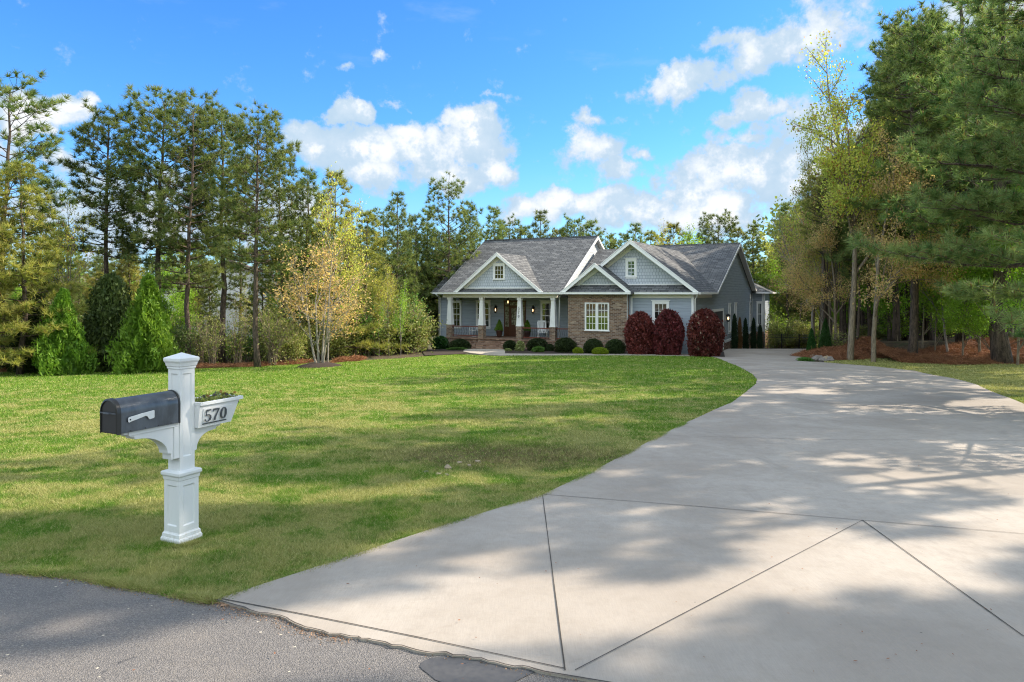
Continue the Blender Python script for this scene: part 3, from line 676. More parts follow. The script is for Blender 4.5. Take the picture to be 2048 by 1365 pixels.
ce = MB(); ce.box(-5.7,3.7,.16,2.2,1.931,1.965); part('porch_ceiling', ce, 'ceil')
# downspouts
ds = MB(); ds.tube([(-6.1,-.45,1.95),(-6.1,-.3,1.82),(-7.45,1.9,1.75),(-7.50,2.10,1.62),(-7.50,2.12,-1.8)], .045, 6)
part('downspout', ds, 'trim'); ds = MB(); ds.tube([(11.32,-.60,1.95),(11.25,-.42,1.80),(11.16,-.36,1.68),(11.16,-.36,-1.55)], .04, 6); part('downspout', ds, 'trim'); ds = MB(); ds.tube([(2.78,.24,1.93),(2.66,.2,1.75),(2.62,.2,-1.0)], .04, 6); part('downspout', ds, 'trim'); ds = MB(); ds.tube([(12.1,22.5,1.95),(12.08,22.5,1.6),(12.08,22.5,-3.5)], .05, 6); part('downspout', ds, 'trim')
# columns
cols = [Uof(x, 0) for x in (900.4, 964, 1039.8, 1107)]
def dig(ch):
    """outline strokes of a numeral in a 0.6 x 1 box: (points, half widths)"""
    if ch == '5':
        a = [(0.08+.02,0.20),(0.10,0.10),(0.22,0.02),(0.36,0.03),(0.48,0.12),(0.53,0.28),(0.49,0.46),(0.37,0.57),(0.22,0.58),(0.12,0.51)]
        return [(a,[.05,.035,.028,.03,.045,.055,.05,.035,.025,.018]), ([(0.12,0.50),(0.155,0.96)],[.018,.018]), ([(0.14,0.93),(0.34,0.94),(0.50,0.96)],[.06,.06,.045]), ([(0.09,0.17),(0.11,0.19)],[.06,.06])]
    if ch == '7':
        return [([(0.06,0.93),(0.30,0.93),(0.55,0.93)],[.06,.06,.055]), ([(0.55,0.95),(0.40,0.60),(0.27,0.28),(0.22,0.01)],[.025,.035,.05,.06]), ([(0.07,0.95),(0.045,0.76)],[.022,.015])]
    a = []; w_ = []
    for k in range(25):
        t = 2*math.pi*k/24; a.append((0.30+0.205*math.cos(t), 0.49+0.465*math.sin(t))); w_.append(.016+.05*abs(math.cos(t)))
    return [(a, w_)]
def stroke_mesh(mb, ch, M4, d=.006):
    for pts, ws in dig(ch):
        L, R = [], []
        for i, p in enumerate(pts):
            q0, q1 = pts[max(i-1,0)], pts[min(i+1,len(pts)-1)]
            if ch == '0' and i in (0, 24): q0, q1 = pts[23], pts[1]
            dx, dy = q1[0]-q0[0], q1[1]-q0[1]; l = math.hypot(dx,dy)
            L.append((p[0]-dy/l*ws[i], p[1]+dx/l*ws[i])); R.append((p[0]+dy/l*ws[i], p[1]-dx/l*ws[i]))
        b0 = len(mb.v); k = len(pts)
        for z in (0, d):
            for p in L: mb.v.append(tuple(M4 @ Vector((p[0], -z, p[1]))))
            for p in R: mb.v.append(tuple(M4 @ Vector((p[0], -z, p[1]))))
        for i in range(k-1):
            for q in ((b0+2*k+i, b0+2*k+i+1, b0+3*k+i+1, b0+3*k+i), (b0+i, b0+i+1, b0+2*k+i+1, b0+2*k+i), (b0+k+i, b0+3*k+i, b0+3*k+i+1, b0+k+i+1)):
                mb.f.append(q); mb.sm.append(False)
        for e in (0, k-1): mb.f.append((b0+e, b0+2*k+e, b0+3*k+e, b0+k+e)); mb.sm.append(False)
for i, u in enumerate(cols):
    cm = MB(); cm.frustum((u,0), .36, .225, -.08, 1.56); cm.box(u-.205,u+.205,-.205,.205,-.12,-.075); cm.box(u-.15,u+.15,-.15,.15,1.56,1.70); cm.box(u-.19,u+.19,-.19,.19,-.075,-.03)
    part('porch_column', cm, 'trim')
    pm = MB(); pm.box(u-.19,u+.19,-.19+ .0,.19,-1.9,-.12); part('brick_pier', pm, 'brick')
    if i == 2:
        for k, ch in enumerate('570'):
            dm = MB(); hgt_ = .17; z0_ = .93-.25*k; off = -(.1125+(1.56-z0_-.08)/1.64*.0675)-.02
            stroke_mesh(dm, ch, Matrix.Translation((u-.06, off, z0_)) @ Matrix.Diagonal((.19,1.2,.19,1)), .01); part('house_number', dm, 'iron')
# railings
def railing(u0, u1, v=0.0):
    m_ = MB(); m_.box(u0,u1,v-.05,v+.05,-.25,-.19); m_.box(u0,u1,v-.03,v+.03,-.84,-.79); o = part('railing', m_, 'rail')
    nb = max(3, int((u1-u0)/.125))
    for k in range(nb):
        x = u0+(u1-u0)*(k+.5)/nb; b_ = MB(); b_.tube([(x,v,-.79),(x,v-.01,-.70),(x,v-.07,-.58),(x,v-.05,-.45),(x,v,-.35),(x,v,-.25)], .010, 5); part('baluster', b_, 'iron', o)
railing(cols[0]+.19, cols[1]-.19); railing(cols[2]+.19, cols[3]-.19); railing(cols[3]+.19, 3.70)
# entry door
du0, du1 = Uof(1008.8,2.2), Uof(1052,2.2); dw = du1-du0
dm = MB(); z0, z1 = -.93, 1.40
for a, b_ in ((du0,du0+.08),(du0+.36,du0+.44),(du1-.44,du1-.36),(du1-.08,du1)): dm.box(a,b_,2.13,2.2,z0,z1)
dm.box(du0-.03,du1+.03,2.11,2.2,z1,z1+.09); dm.box(du0,du1,2.125,2.2,1.08,1.16)
dm.box(du0+.08,du0+.36,2.15,2.2,z0,-.30); dm.box(du1-.36,du1-.08,2.15,2.2,z0,-.30)
dm.box(du0-.12,du1+.12,2.06,2.2,-.99,-.93)
do = part('entry_door', dm, 'wood')
lf = MB(); a, b_ = du0+.44, du1-.44; lf.box(a,a+.13,2.14,2.19,z0,1.08); lf.box(b_-.13,b_,2.14,2.19,z0,1.08); lf.box(a,b_,2.145,2.19,z0,-.15); lf.box(a,b_,2.145,2.19,.95,1.08)
for t in (.33,.67): lf.box(a+(b_-a)*t-.012,a+(b_-a)*t+.012,2.15,2.18,-.15,.95)
for t in (.22,.60): lf.box(a,b_,2.151,2.18,t-.01,t+.01)
part('door_leaf', lf, 'wood', do)
gl = MB(); gl.box(a+.1,b_-.1,2.17,2.185,-.16,.96); gl.box(du0+.08,du0+.36,2.17,2.186,-.3,1.08); gl.box(du1-.36,du1-.08,2.17,2.186,-.3,1.08); gl.box(du0+.08,du1-.08,2.17,2.186,1.16,z1); part('door_glass', gl, 'dglass', do)
mu = MB()
for x in (du0+.22,du1-.22): mu.box(x-.01,x+.01,2.15,2.17,-.3,1.08)
for z in (.04,.39,.73):
    mu.box(du0+.08,du0+.36,2.149,2.17,z-.01,z+.01); mu.box(du1-.36,du1-.08,2.149,2.17,z-.01,z+.01)
for t in (1,2,3,4,5): x = du0+dw*t/6; mu.box(x-.012,x+.012,2.15,2.17,1.16,z1)
part('muntin', mu, 'wood', do)
hd = MB(); hd.tube([(b_-.06,2.12,-.05),(b_-.06,2.09,.03),(b_-.06,2.12,.12)], .015, 6); part('handle', hd, 'iron', do)
tm = MB(); tm.box(-2.9,du0-.13,2.17,2.2,-.95,-.86); tm.box(cols[1]+.25,-2.9,2.17,2.2,-.95,-.86); part('base_trim', tm, 'trim')
# side wall: garage doors, side windows
sw = 11.07
for va, vb_ in ((.55,3.5),(5.0,8.55)):
    m_ = MB(); zt2 = .86 if va < 1 else .80; zb2 = -1.9
    m_.box(sw,sw+.06,va-.16,va,zb2,zt2+.16); m_.box(sw,sw+.06,vb_,vb_+.16,zb2,zt2+.16); m_.box(sw,sw+.063,va,vb_,zt2,zt2+.16)
    go = part('garage_door', m_, 'trim')
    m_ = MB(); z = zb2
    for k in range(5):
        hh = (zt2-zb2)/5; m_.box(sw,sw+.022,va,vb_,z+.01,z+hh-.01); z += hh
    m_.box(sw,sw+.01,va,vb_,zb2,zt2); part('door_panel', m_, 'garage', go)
for px in (1458.5, 1470.5, 1500):
    v_ = Vof(px, sw); window(sw, v_, -.72, 1.10, .60, 2, (1,1), .11, side=True)
window(Uof(1519.5,22.6), 22.6, -.72, 1.10, .30, 2, (1,1), .11)

# porch furnishings ------------------------------------------------
def lantern(name, u, v, z, label, hang=False):
    x, y = hw(u, v); t = empty(name, (x, y, z), HROT); tag(t, label, 'lamp', None if hang else 'wall lanterns beside the entry and side doors')
    a = MB()
    if hang: a.tube([(0,0,.20),(0,0,.42)], .012, 6); a.lathe((0,0,0), [(.11,.10),(.05,.19),(.015,.22)], 8); a.lathe((0,0,0), [(.02,-.20),(.08,-.17),(.10,-.15)], 8)
    else: a.box(-.06,.06,.13,.15,-.12,.22); a.tube([(0,.13,.10),(0,.10,.27),(0,.03,.32),(0,0,.25)], .013, 6); a.lathe((0,0,0), [(.13,.10),(.06,.20),(.02,.26)], 8); a.lathe((0,0,0), [(.03,-.24),(.09,-.20),(.11,-.17)], 8)
    for k in range(4):
        an = k*math.pi/2+.78; a.tube([(.095*math.cos(an),.095*math.sin(an),-.18),(.12*math.cos(an),.12*math.sin(an),.11)], .010, 4)
    a.build('lantern_frame', M['iron'], t)
    b2 = MB(); b2.lathe((0,0,0), [(.016,-.12),(.034,-.07),(.036,-.02),(.016,.05)], 8); b2.build('bulb', M['glow'], t)
lantern('wall_lantern', Uof(991,2.05), 2.05, .88, 'black wall lantern glowing on the porch wall to the left of the wooden entry door')
lantern('wall_lantern', Uof(1065.7,2.05), 2.05, .88, 'black wall lantern glowing on the porch wall between entry door and right porch window')
lantern('pendant_lantern', Uof(1016,1.2), 1.2, 1.44, 'glowing lantern hanging from the porch ceiling in front of the entry door', True)
vl = Vof(1456.5, sw+.15); x, y = hw(sw+.15, vl); t = empty('wall_lantern', (x,y,.28), HROT+math.pi/2); tag(t, 'dark wall lantern on the shaded side wall beside the garage opening', 'lamp', 'wall lanterns beside the entry and side doors')
a = MB(); a.box(-.08,.08,.13,.15,-.12,.25); a.lathe((0,0,0), [(.17,.12),(.07,.25),(.02,.3)], 8); a.lathe((0,0,0), [(.03,-.28),(.12,-.22),(.15,-.19)], 8)
for k in range(4):
    an = k*math.pi/2+.78; a.tube([(.13*math.cos(an),.13*math.sin(an),-.19),(.16*math.cos(an),.16*math.sin(an),.12)], .014, 4)
a.build('lantern_frame', M['iron'], t); b2 = MB(); b2.lathe((0,0,0), [(.03,-.12),(.06,-.05),(.03,.05)], 8); b2.build('bulb', M['glow'], t)

def rocker(u, v, rz, label):
    x, y = hw(u, v); t = empty('rocking_chair', (x, y, -.95), HROT+rz); tag(t, label, 'rocking chair', 'white rocking chairs on the porch')
    s = MB(); s.box(-.25,.25,-.24,.24,.40,.43); s.build('seat', M['chair'], t)
    s = MB()
    for k in range(6): xx = -.22+.088*k; s.slab([(xx-.028,.24,.44),(xx+.028,.24,.44),(xx+.028,.38,1.10),(xx-.028,.38,1.10)], (0,.015,0))
    s.box(-.27,.27,.37,.41,1.06,1.16); s.box(-.27,.27,.255,.29,.52,.58); s.build('backrest', M['chair'], t)
    for sx in (-.27,.27):
        a_ = MB(); a_.box(sx-.045,sx+.045,-.28,.30,.62,.65); a_.build('armrest', M['chair'], t)
        for p in ([(sx,-.24,.04),(sx,-.24,.63)], [(sx,.22,.04),(sx,.25,.5),(sx,.38,1.08)]): l_ = MB(); l_.tube(p, .024, 6); l_.build('leg', M['chair'], t)
        r_ = MB(); r_.tube([(sx,-.45,.10),(sx,-.25,.035),(sx,0,.02),(sx,.25,.035),(sx,.50,.12)], .024, 6); r_.build('rocker_runner', M['chair'], t)
rocker(Uof(1085,1.05), 1.05, .55, 'white rocking chair behind the right porch railing, between planter and fourth column')
rocker(Uof(948,1.1), 1.1, -.7, 'white rocking chair behind the left porch railing, between first and second column')
# ================================================================== MAILBOX (local: -x is towards the road along the box, y ... )
PH = math.radians(64); mx_, my_ = -2.69, 5.60
# local frame: +X = box axis towards its door (a), local -Y side = face looking at the lens
MBX = empty('mailbox', (mx_, my_, h1(mx_, my_)+.025), math.pi+PH)
tag(MBX, 'white panelled mailbox post with dark grey mailbox and planter numbered 570', 'mailbox')
def mp(name, mb, mat, parent=None, bevel=0.0): return mb.build(name, M[mat], parent or MBX, bevel)
# local +X -> world (cos(pi+PH), sin(pi+PH)) = (-.44,-.90); local +Y -> world (.90,-.44): the side facing the lens
def panel_post(w, z0, z1, pz0, pz1, pw, dep=.009):
    """square shaft with a sunk panel in each face"""
    m_ = MB(); h = w/2
    for k in range(4):
        st0 = len(m_.v)
        A = [(-h,-h,z0),(h,-h,z0),(h,-h,z1),(-h,-h,z1)]; B = [(-pw/2,-h,pz0),(pw/2,-h,pz0),(pw/2,-h,pz1),(-pw/2,-h,pz1)]
        iw = pw/2-.010; C_ = [(-iw,-h+dep,pz0+.010),(iw,-h+dep,pz0+.010),(iw,-h+dep,pz1-.010),(-iw,-h+dep,pz1-.010)]
        for i in range(4):
            j = (i+1)%4; m_.poly([A[i],A[j],B[j],B[i]]); m_.poly([B[i],B[j],C_[j],C_[i]])
        m_.poly(C_); m_.xf(Matrix.Rotation(k*math.pi/2, 4, 'Z'), st0)
    m_.poly([(-h,-h,z1),(h,-h,z1),(h,h,z1),(-h,h,z1)]); return m_
P_ = panel_post(.138, .52, 1.44, .70, 1.37, .080); mp('post', P_, 'plastic')
P_ = panel_post(.180, .08, .55, .15, .475, .112); mp('post_sleeve', P_, 'plastic')
def rings(prof):
    m_ = MB(); 
    for i in range(len(prof)-1): 
        (w0,z0),(w1,z1) = prof[i], prof[i+1]
        if abs(z1-z0) < 1e-6: z1 = z0+.0004
        b_ = len(m_.v)
        for w, z in ((w0,z0),(w1,z1)): m_.v += [(-w/2,-w/2,z),(w/2,-w/2,z),(w/2,w/2,z),(-w/2,w/2,z)]
        for q in ((0,1,5,4),(1,2,6,5),(2,3,7,6),(3,0,4,7)): m_.f.append(tuple(b_+k for k in q)); m_.sm.append(False)
    w, z = prof[-1]; m_.poly([(-w/2,-w/2,z),(w/2,-w/2,z),(w/2,w/2,z),(-w/2,w/2,z)]); return m_
mp('post_cap', rings([(.138,1.405),(.152,1.41),(.152,1.425),(.162,1.43),(.172,1.455),(.186,1.468),(.190,1.474),(.190,1.492),(.182,1.497),(.004,1.535)]), 'plastic')
mp('sleeve_cap', rings([(.18,.515),(.190,.52),(.196,.545),(.212,.555),(.216,.560),(.216,.578),(.205,.586),(.142,.592)]), 'plastic')
mp('base_moulding', rings([(.220,-.06),(.220,.045),(.212,.055),(.205,.060),(.200,.085),(.188,.092),(.181,.10)]), 'plastic')
def bracket(sx, prof, hw_=.052, name='bracket'):
    m_ = MB(); pts = [(sx*x, -hw_, z) for x, z in prof]; m_.slab(pts, (0, 2*hw_, 0)); return m_
def arc(x0, z0, x1, z1, n_=9):   # quarter ellipse, concave below
    return [(x0+(x1-x0)*math.sin(t), z1+(z0-z1)*math.cos(t)) for t in [math.pi/2*k/n_ for k in range(n_+1)]]
fr = arc(.42, .925, .165, .760); fr = [(.42-(.42-.165)*(1-math.cos(t)), .925-(.925-.745)*math.sin(t)) for t in [math.pi/2*k/10 for k in range(11)]]
cr1 = [(.43-.265*math.sin(t), .915-.165*(1-math.cos(t))) for t in [math.pi/2*k/10 for k in range(11)]]
mp('bracket', bracket(1, [(.069,.985),(.535,.985),(.535,.965),(.49,.96),(.485,.943),(.45,.938),(.445,.918)]+cr1+[(.135,.745),(.135,.695),(.069,.695)]), 'plastic', bevel=.003)
mp('bracket', (lambda m_: m_.box(.069,.50,-.062,-.0525,.955,.982).box(.069,.115,-.062,-.0525,.70,.954).box(.069,.50,.0525,.062,.955,.982).box(.069,.115,.0525,.062,.70,.954))(MB()), 'plastic')
cr2 = [(-(.25-.145*math.sin(t)), .862-.125*(1-math.cos(t))) for t in [math.pi/2*k/8 for k in range(9)]]
mp('bracket', (lambda m_: m_.slab([(x,-.052,z) for x,z in [(-.069,.905),(-.345,.905),(-.34,.888),(-.30,.884),(-.295,.868)]+cr2+[(-.105,.73),(-.069,.72)]], (0,.104,0)))(MB()), 'plastic', bevel=.003)
# box
yb0 = -.015; hwb = .095; zb_, rad_ = .985, .095; zs = zb_+.150
def arch(r, off=0, n_=14): return [(yb0-r, zb_-off)] + [(yb0-r*math.cos(math.pi*k/n_), zs+r*1.06*math.sin(math.pi*k/n_)) for k in range(n_+1)] + [(yb0+r, zb_-off)]
def loft(m_, prof0, x0, prof1, x1, smooth=True):
    b_ = len(m_.v); k = len(prof0); m_.v += [(x0,y,z) for y,z in prof0]+[(x1,y,z) for y,z in prof1]
    for i in range(k-1): m_.f.append((b_+i, b_+k+i, b_+k+i+1, b_+i+1)); m_.sm.append(smooth and 1 <= i <= k-3)
    return m_
m_ = MB(); A = arch(hwb); loft(m_, A, .072, A, .600); m_.poly([(.072,y,z) for y,z in A]); m_.poly([(x,y,zb_) for x,y in ((.072,yb0-hwb),(.6,yb0-hwb),(.6,yb0+hwb),(.072,yb0+hwb))])
shell = mp('mailbox_shell', m_, 'mail')
rm = MB(); B = arch(hwb+.005, .003)
loft(rm, B, .078, B, .090); loft(rm, A, .078, B, .078, False); loft(rm, B, .090, A, .090, False); mp('rear_rim', rm, 'mail_d', shell)
sc_ = MB()
for x in (.16,.27,.38,.50,.585): sc_.lathe((0,0,0), [(.0045,0),(.0045,.004)], 8); st0 = len(sc_.v)-16; sc_.xf(Matrix.Translation((x, yb0+hwb, zb_+.010)) @ Matrix.Rotation(-math.pi/2, 4, 'X'), st0)
mp('screw', sc_, 'mail_d', shell)
m_ = MB(); D = arch(hwb+.006, .004); loft(m_, D, .575, D, .606); loft(m_, A, .575, D, .575, False); C2 = arch(hwb-.006, -.004)
loft(m_, D, .606, C2, .610, False); m_.poly([(.602,y,z) for y,z in C2]); loft(m_, C2, .610, C2, .602)
door = mp('mailbox_door', m_, 'mail_d')
m_ = MB(); m_.box(.609,.614, yb0-hwb*.95, yb0+hwb*.95, zs-.004, zs+.006); m_.box(.609,.628, yb0-.03, yb0+.03, zs-.003, zs+.003); mp('handle', m_, 'mail', door)
# flag: arm with a raised paddle, on the side facing the lens
yf = yb0+hwb
fl = MB(); out = [(.520,1.060),(.527,1.067),(.527,1.094),(.520,1.100),(.420,1.113),(.318,1.122),(.312,1.117),(.312,1.068),(.318,1.062),(.352,1.058),(.360,1.063),(.372,1.083),(.388,1.088),(.500,1.066)]
fl.slab([(x, yf+.012, z) for x, z in out], (0, .004, 0)); flag = mp('flag', fl, 'plastic', bevel=.0012)
m_ = MB(); m_.lathe((0,0,0), [(.006,0),(.006,.018)], 10); m_.xf(Matrix.Translation((.512, yf, 1.081)) @ Matrix.Rotation(-math.pi/2, 4, 'X')); m_.box(.500,.525,yf+.0005,yf+.0115,1.066,1.074); mp('pivot', m_, 'mail_d', flag)
# planter on the far side of the post
yp = .118
pl = MB()
def trap(x0t, x1t, x0b, x1b, y, zt_=1.112, zb__=.925): return [(-x0t,y,zt_),(-x1t,y,zt_),(-x1b,y,zb__),(-x0b,y,zb__)]
# front and back walls taper in a little towards the bottom; the far end slants
ft, fb2 = yp+.012, yp-.012
q = [(-.07,ft,1.105),(-.475,ft,1.105),(-.405,fb2,.915),(-.07,fb2,.915)]; qb = [(x,-y,z) for x,y,z in q]
pl.poly(q); pl.poly(qb[::-1]); pl.poly([q[1],qb[1],qb[2],q[2]]); pl.poly([q[0],q[3],qb[3],qb[0]]); pl.poly([q[3],q[2],qb[2],qb[3]])
planter = mp('planter_box', pl, 'plastic', bevel=.003)
rm = MB()
for s in (1,-1):
    y0_, y1_ = (ft-.006, ft+.014) if s > 0 else (-ft-.014, -ft+.006)
    rm.box(-.505,-.068,y0_,y1_,1.098,1.125)
rm.box(-.506,-.482,-ft+.006,ft-.006,1.0985,1.1255); rm.box(-.085,-.067,-ft+.006,ft-.006,1.0985,1.1255); mp('rim', rm, 'plastic', planter, .002)
sl_ = MB(); sl_.box(-.48,-.085,-ft+.01,ft-.01,1.07,1.085); mp('soil', sl_, 'soil', planter)
pq = MB(); pq.slab([(-.105,ft-.0015,1.068),(-.395,ft-.0015,1.068),(-.350,fb2+.0045,.948),(-.105,fb2+.0045,.948)], (0,.004,0)); plate = mp('number_plate', pq, 'plastic', planter, .0015)
for k, ch in enumerate('570'):
    dm = MB(); x0_ = -.112-k*.078
    Mx = Matrix.Translation((x0_, yp+.0060, .960)) @ Matrix.Rotation(math.pi, 4, 'Z') @ Matrix.Rotation(math.radians(7.2), 4, 'X') @ Matrix.Diagonal((.118,1,.100,1))
    stroke_mesh(dm, ch, Mx, .007); mp('numeral', dm, 'numface', plate)
ln_ = MB(); ln_.box(-.345,-.105,fb2+.006,fb2+.013,.9395,.9455); mp('underline', ln_, 'dkmetal', plate)

# ================================================================== plant builders
def rnd_dirs(rng, n_): 
    v = rng.normal(size=(n_,3)); return v/np.linalg.norm(v, axis=1, keepdims=True)
def leaf_quads(rng, C, size, up=0.3, asp=0.55, N=None, flat=0.0):
    """diamond leaves at centres C"""
    n_ = len(C); d = rnd_dirs(rng, n_); 
    if N is not None: d = d*(1-up)+N*up
    nn = rnd_dirs(rng, n_); nn[:,2] = np.abs(nn[:,2])+flat
    x = np.cross(d, nn); x /= np.maximum(np.linalg.norm(x,axis=1,keepdims=True),1e-6); d = d/np.maximum(np.linalg.norm(d,axis=1,keepdims=True),1e-6)
    s = (size*(0.6+0.8*rng.random(n_)))[:,None]
    P0 = C-d*s*.5; P1 = C+x*s*asp*.5; P2_ = C+d*s*.5; P3 = C-x*s*asp*.5
    V = np.stack([P0,P1,P2_,P3],1).reshape(-1,3); Fc = np.arange(4*n_).reshape(-1,4); return V, Fc
def needles(rng, C, D, k, L, w, spread=0.85):
    """bursts of k needles at C pointing about D"""
    n_ = len(C); d = rnd_dirs(rng, n_*k)*spread+np.repeat(D, k, 0)*0.55; d /= np.linalg.norm(d,axis=1,keepdims=True)
    c = np.repeat(C, k, 0)+rnd_dirs(rng, n_*k)*L*.12; l = (L*(0.65+0.5*rng.random(n_*k)))[:,None]
    x = np.cross(d, rnd_dirs(rng, n_*k)); x /= np.maximum(np.linalg.norm(x,axis=1,keepdims=True),1e-6)
    V = np.stack([c-x*w*.5, c+x*w*.5, c+d*l],1).reshape(-1,3); Fc = np.arange(3*n_*k).reshape(-1,3); return V, Fc
def smooth_path(pts, n_):
    pts = np.array(pts, float); t = np.linspace(0, len(pts)-1, n_); return np.stack([np.interp(t, np.arange(len(pts)), pts[:,i]) for i in range(3)], 1)

TREES = {}
def proto(name, wood, V, Fc, tint, wmat, cmat, wname='trunk', cname='crown'):
    """stores shared mesh data; plant() makes the objects"""
    wo = wood.build(wname, M[wmat]) if wood else None
    me_c = np_mesh(cname, V, Fc, M[cmat], tint=tint, link=False)
    me_w = wo.data if wo else None
    if wo: bpy.data.objects.remove(wo)
    m2 = me_c.data; bpy.data.objects.remove(me_c)
    TREES[name] = (me_w, m2, wname, cname)

def pine(name, seed, Ht=12.0, cb=0.35, R=2.6, tufts=1.0, L=.30, w=.022, k=12, cmat='pine_a', dead=10, r0=None, taper=1.0, shape='loblolly', sides=5, bmat='bark', sub=7, droop=0.0, candle=False):
    rng = np.random.default_rng(seed); wd = MB(); r0 = r0 or Ht*.0125
    zs_ = np.linspace(0, Ht, 14); wx = np.cumsum(rng.normal(0,.05,14))*Ht/14; wy = np.cumsum(rng.normal(0,.05,14))*Ht/14; wx[0]=wy[0]=0
    tp = np.stack([wx,wy,zs_],1); rr = r0*(1-zs_/Ht*.93)**.8; rr[0]*=1.25; wd.tube(tp, list(rr), 9)
    at = lambda z: np.array([np.interp(z,zs_,wx), np.interp(z,zs_,wy), z])
    Cs, Ds = [], []; z = cb*Ht; a = rng.random()*6
    while z < Ht*.985:
        t = (z/Ht-cb)/(1-cb)
        pr = {'loblolly': (1-t)**.5*(.55+.85*t)*1.15, 'cone': (1-t)*.95+.06, 'full': (1-t)**.7}[shape]
        nb = rng.integers(3,5)
        for j in range(nb):
            a += 2*math.pi/nb+rng.normal(0,.35); Lb = R*max(.12,pr)*rng.uniform(.55,1.15); rise = (-.12+.75*t+rng.normal(0,.10)-droop*(1-t))
            o = at(min(z+rng.uniform(-.1,.2), Ht*.99)); dx, dy = math.cos(a), math.sin(a); pts = []
            for s in np.linspace(0,1,6): pts.append(o+np.array([dx*Lb*s, dy*Lb*s, Lb*(rise*s+.22*s*s)])+rng.normal(0,.03,3)*Lb*s)
            pts = np.array(pts); rb = max(.012, rr[0]*.30*(1-t*.6)*Lb/R); wd.tube(pts, list(np.linspace(rb,.006,6)), sides, False)
            ns = max(3, int(sub*Lb/R*1.6))
            for q in range(ns):
                s = .28+.72*(q+.5)/ns; p = np.array([np.interp(s, np.linspace(0,1,6), pts[:,i]) for i in range(3)])
                sd = 1 if q % 2 else -1; ang = a+sd*rng.uniform(.5,1.1); ls = Lb*(1.05-s)*.55*rng.uniform(.6,1.2)+.15
                e = p+np.array([math.cos(ang)*ls, math.sin(ang)*ls, ls*(rise*.5+.30)+rng.normal(0,.05)])
                if ls > .4: wd.tube([p,(p+e)/2+rng.normal(0,.02,3),e], [.010,.008,.005], 4, False)
                nt_ = max(1, int(ls/.26*tufts+rng.random()))
                for h in range(nt_):
                    f = (h+1)/nt_; c = p+(e-p)*f+rng.normal(0,.05,3); Cs.append(c); dd = (e-p)/max(np.linalg.norm(e-p),1e-3)+np.array([0,0,.6]); Ds.append(dd)
            Cs.append(pts[-1]); Ds.append(np.array([dx,dy,.8]))
        z += Ht*(1-cb)*rng.uniform(.035,.055)
    Cs.append(at(Ht)); Ds.append(np.array([0,0,1.5]))
    for _ in range(dead):
        z = rng.uniform(.12,cb+.05)*Ht; a_ = rng.random()*6.3; Lb = rng.uniform(.3,.9)*R*.5; o = at(z)
        wd.tube([o, o+np.array([math.cos(a_)*Lb*.5, math.sin(a_)*Lb*.5, -.05*Lb]), o+np.array([math.cos(a_)*Lb, math.sin(a_)*Lb, rng.uniform(-.3,.15)*Lb])], [.016,.011,.004], 4, False)
    Cs = np.array(Cs); Ds = np.array(Ds); V, Fc = needles(rng, Cs, Ds, k, L, w)
    base = np.clip(rng.normal(.42,.28,len(Cs)),0,.85); tint = np.repeat(base, k)+rng.normal(0,.08,len(Cs)*k); tint = np.clip(tint,0,.85)
    tint[rng.random(len(tint)) < .05] = 1.0
    tint = np.repeat(tint,3)
    if candle:
        V2, F2 = needles(rng, Cs+np.array([0,0,L*.15]), np.tile([0,0,3.0],(len(Cs),1)), 3, L*.42, w*2.6, .5)
        Fc = np.concatenate([Fc, F2+len(V)]); V = np.concatenate([V,V2]); tint = np.concatenate([tint, np.ones(len(V2))])
    proto(name, wd, V, Fc, tint, bmat, cmat); return len(Fc)

def decid(name, seed, Ht=9.0, stems=1, spread=.55, depth=4, leaves=6000, lsize=.11, cmat='decid_y', bmat='bark_l', r0=None, first=.3, clump=.22, up=.5, kids=(3,5)):
    rng = np.random.default_rng(seed); wd = MB(); ends = []; r0 = r0 or Ht*.011
    def grow(p, d, L, r, dp):
        pts = [p]; dd = d.copy(); n_ = 4
        for i in range(n_):
            dd = dd+rng.normal(0,.035 if dp == depth else .10,3)+np.array([0,0,.05*up]); dd /= np.linalg.norm(dd); pts.append(pts[-1]+dd*L/n_)
        wd.tube(pts, list(np.linspace(r, r*.55, n_+1)), 7 if dp == depth else 4, False)
        pts = np.array(pts)
        if dp <= 1:
            for i in range(1, n_+1): ends.append(pts[i])
        if dp <= 0: return
        for _ in range(rng.integers(*kids)):
            s = rng.uniform(first if dp == depth else .25, 1.0); q = np.array([np.interp(s, np.linspace(0,1,n_+1), pts[:,i]) for i in range(3)])
            v = rng.normal(size=3); v -= v.dot(dd)*dd; v /= np.linalg.norm(v); nd = dd*(1-spread)+v*spread+np.array([0,0,up*.25]); nd /= np.linalg.norm(nd)
            grow(q, nd, L*rng.uniform(.42,.68)*(1.1-.3*s), max(r*.5,.004), dp-1)
        grow(pts[-1], dd, L*.55, max(r*.55,.004), dp-1)
    for s in range(stems):
        a = 2*math.pi*s/max(1,stems)+rng.normal(0,.3); tilt = 0 if stems == 1 else rng.uniform(.12,.30)
        grow(np.array([.10*math.cos(a)*(stems>1), .10*math.sin(a)*(stems>1), -.05]), np.array([math.cos(a)*tilt, math.sin(a)*tilt, 1.0]), Ht*.48, r0, depth)
    E = np.array(ends); zmax = E[:,2].max(); k = Ht/zmax; idx = rng.integers(0,len(E),leaves); C = E[idx]+rng.normal(0,clump,(leaves,3))*np.array([1,1,.8])
    V, Fc = leaf_quads(rng, C, lsize); ti = rng.normal(.45,.22,len(E))[idx]+rng.normal(0,.12,leaves); ti = np.clip(ti,0,.85); ti[rng.random(leaves)<.10] = 1
    wd.v = [tuple(np.array(v)*k) for v in wd.v]; V = V*k
    proto(name, wd, V, Fc, np.repeat(ti,4), bmat, cmat); return len(Fc)

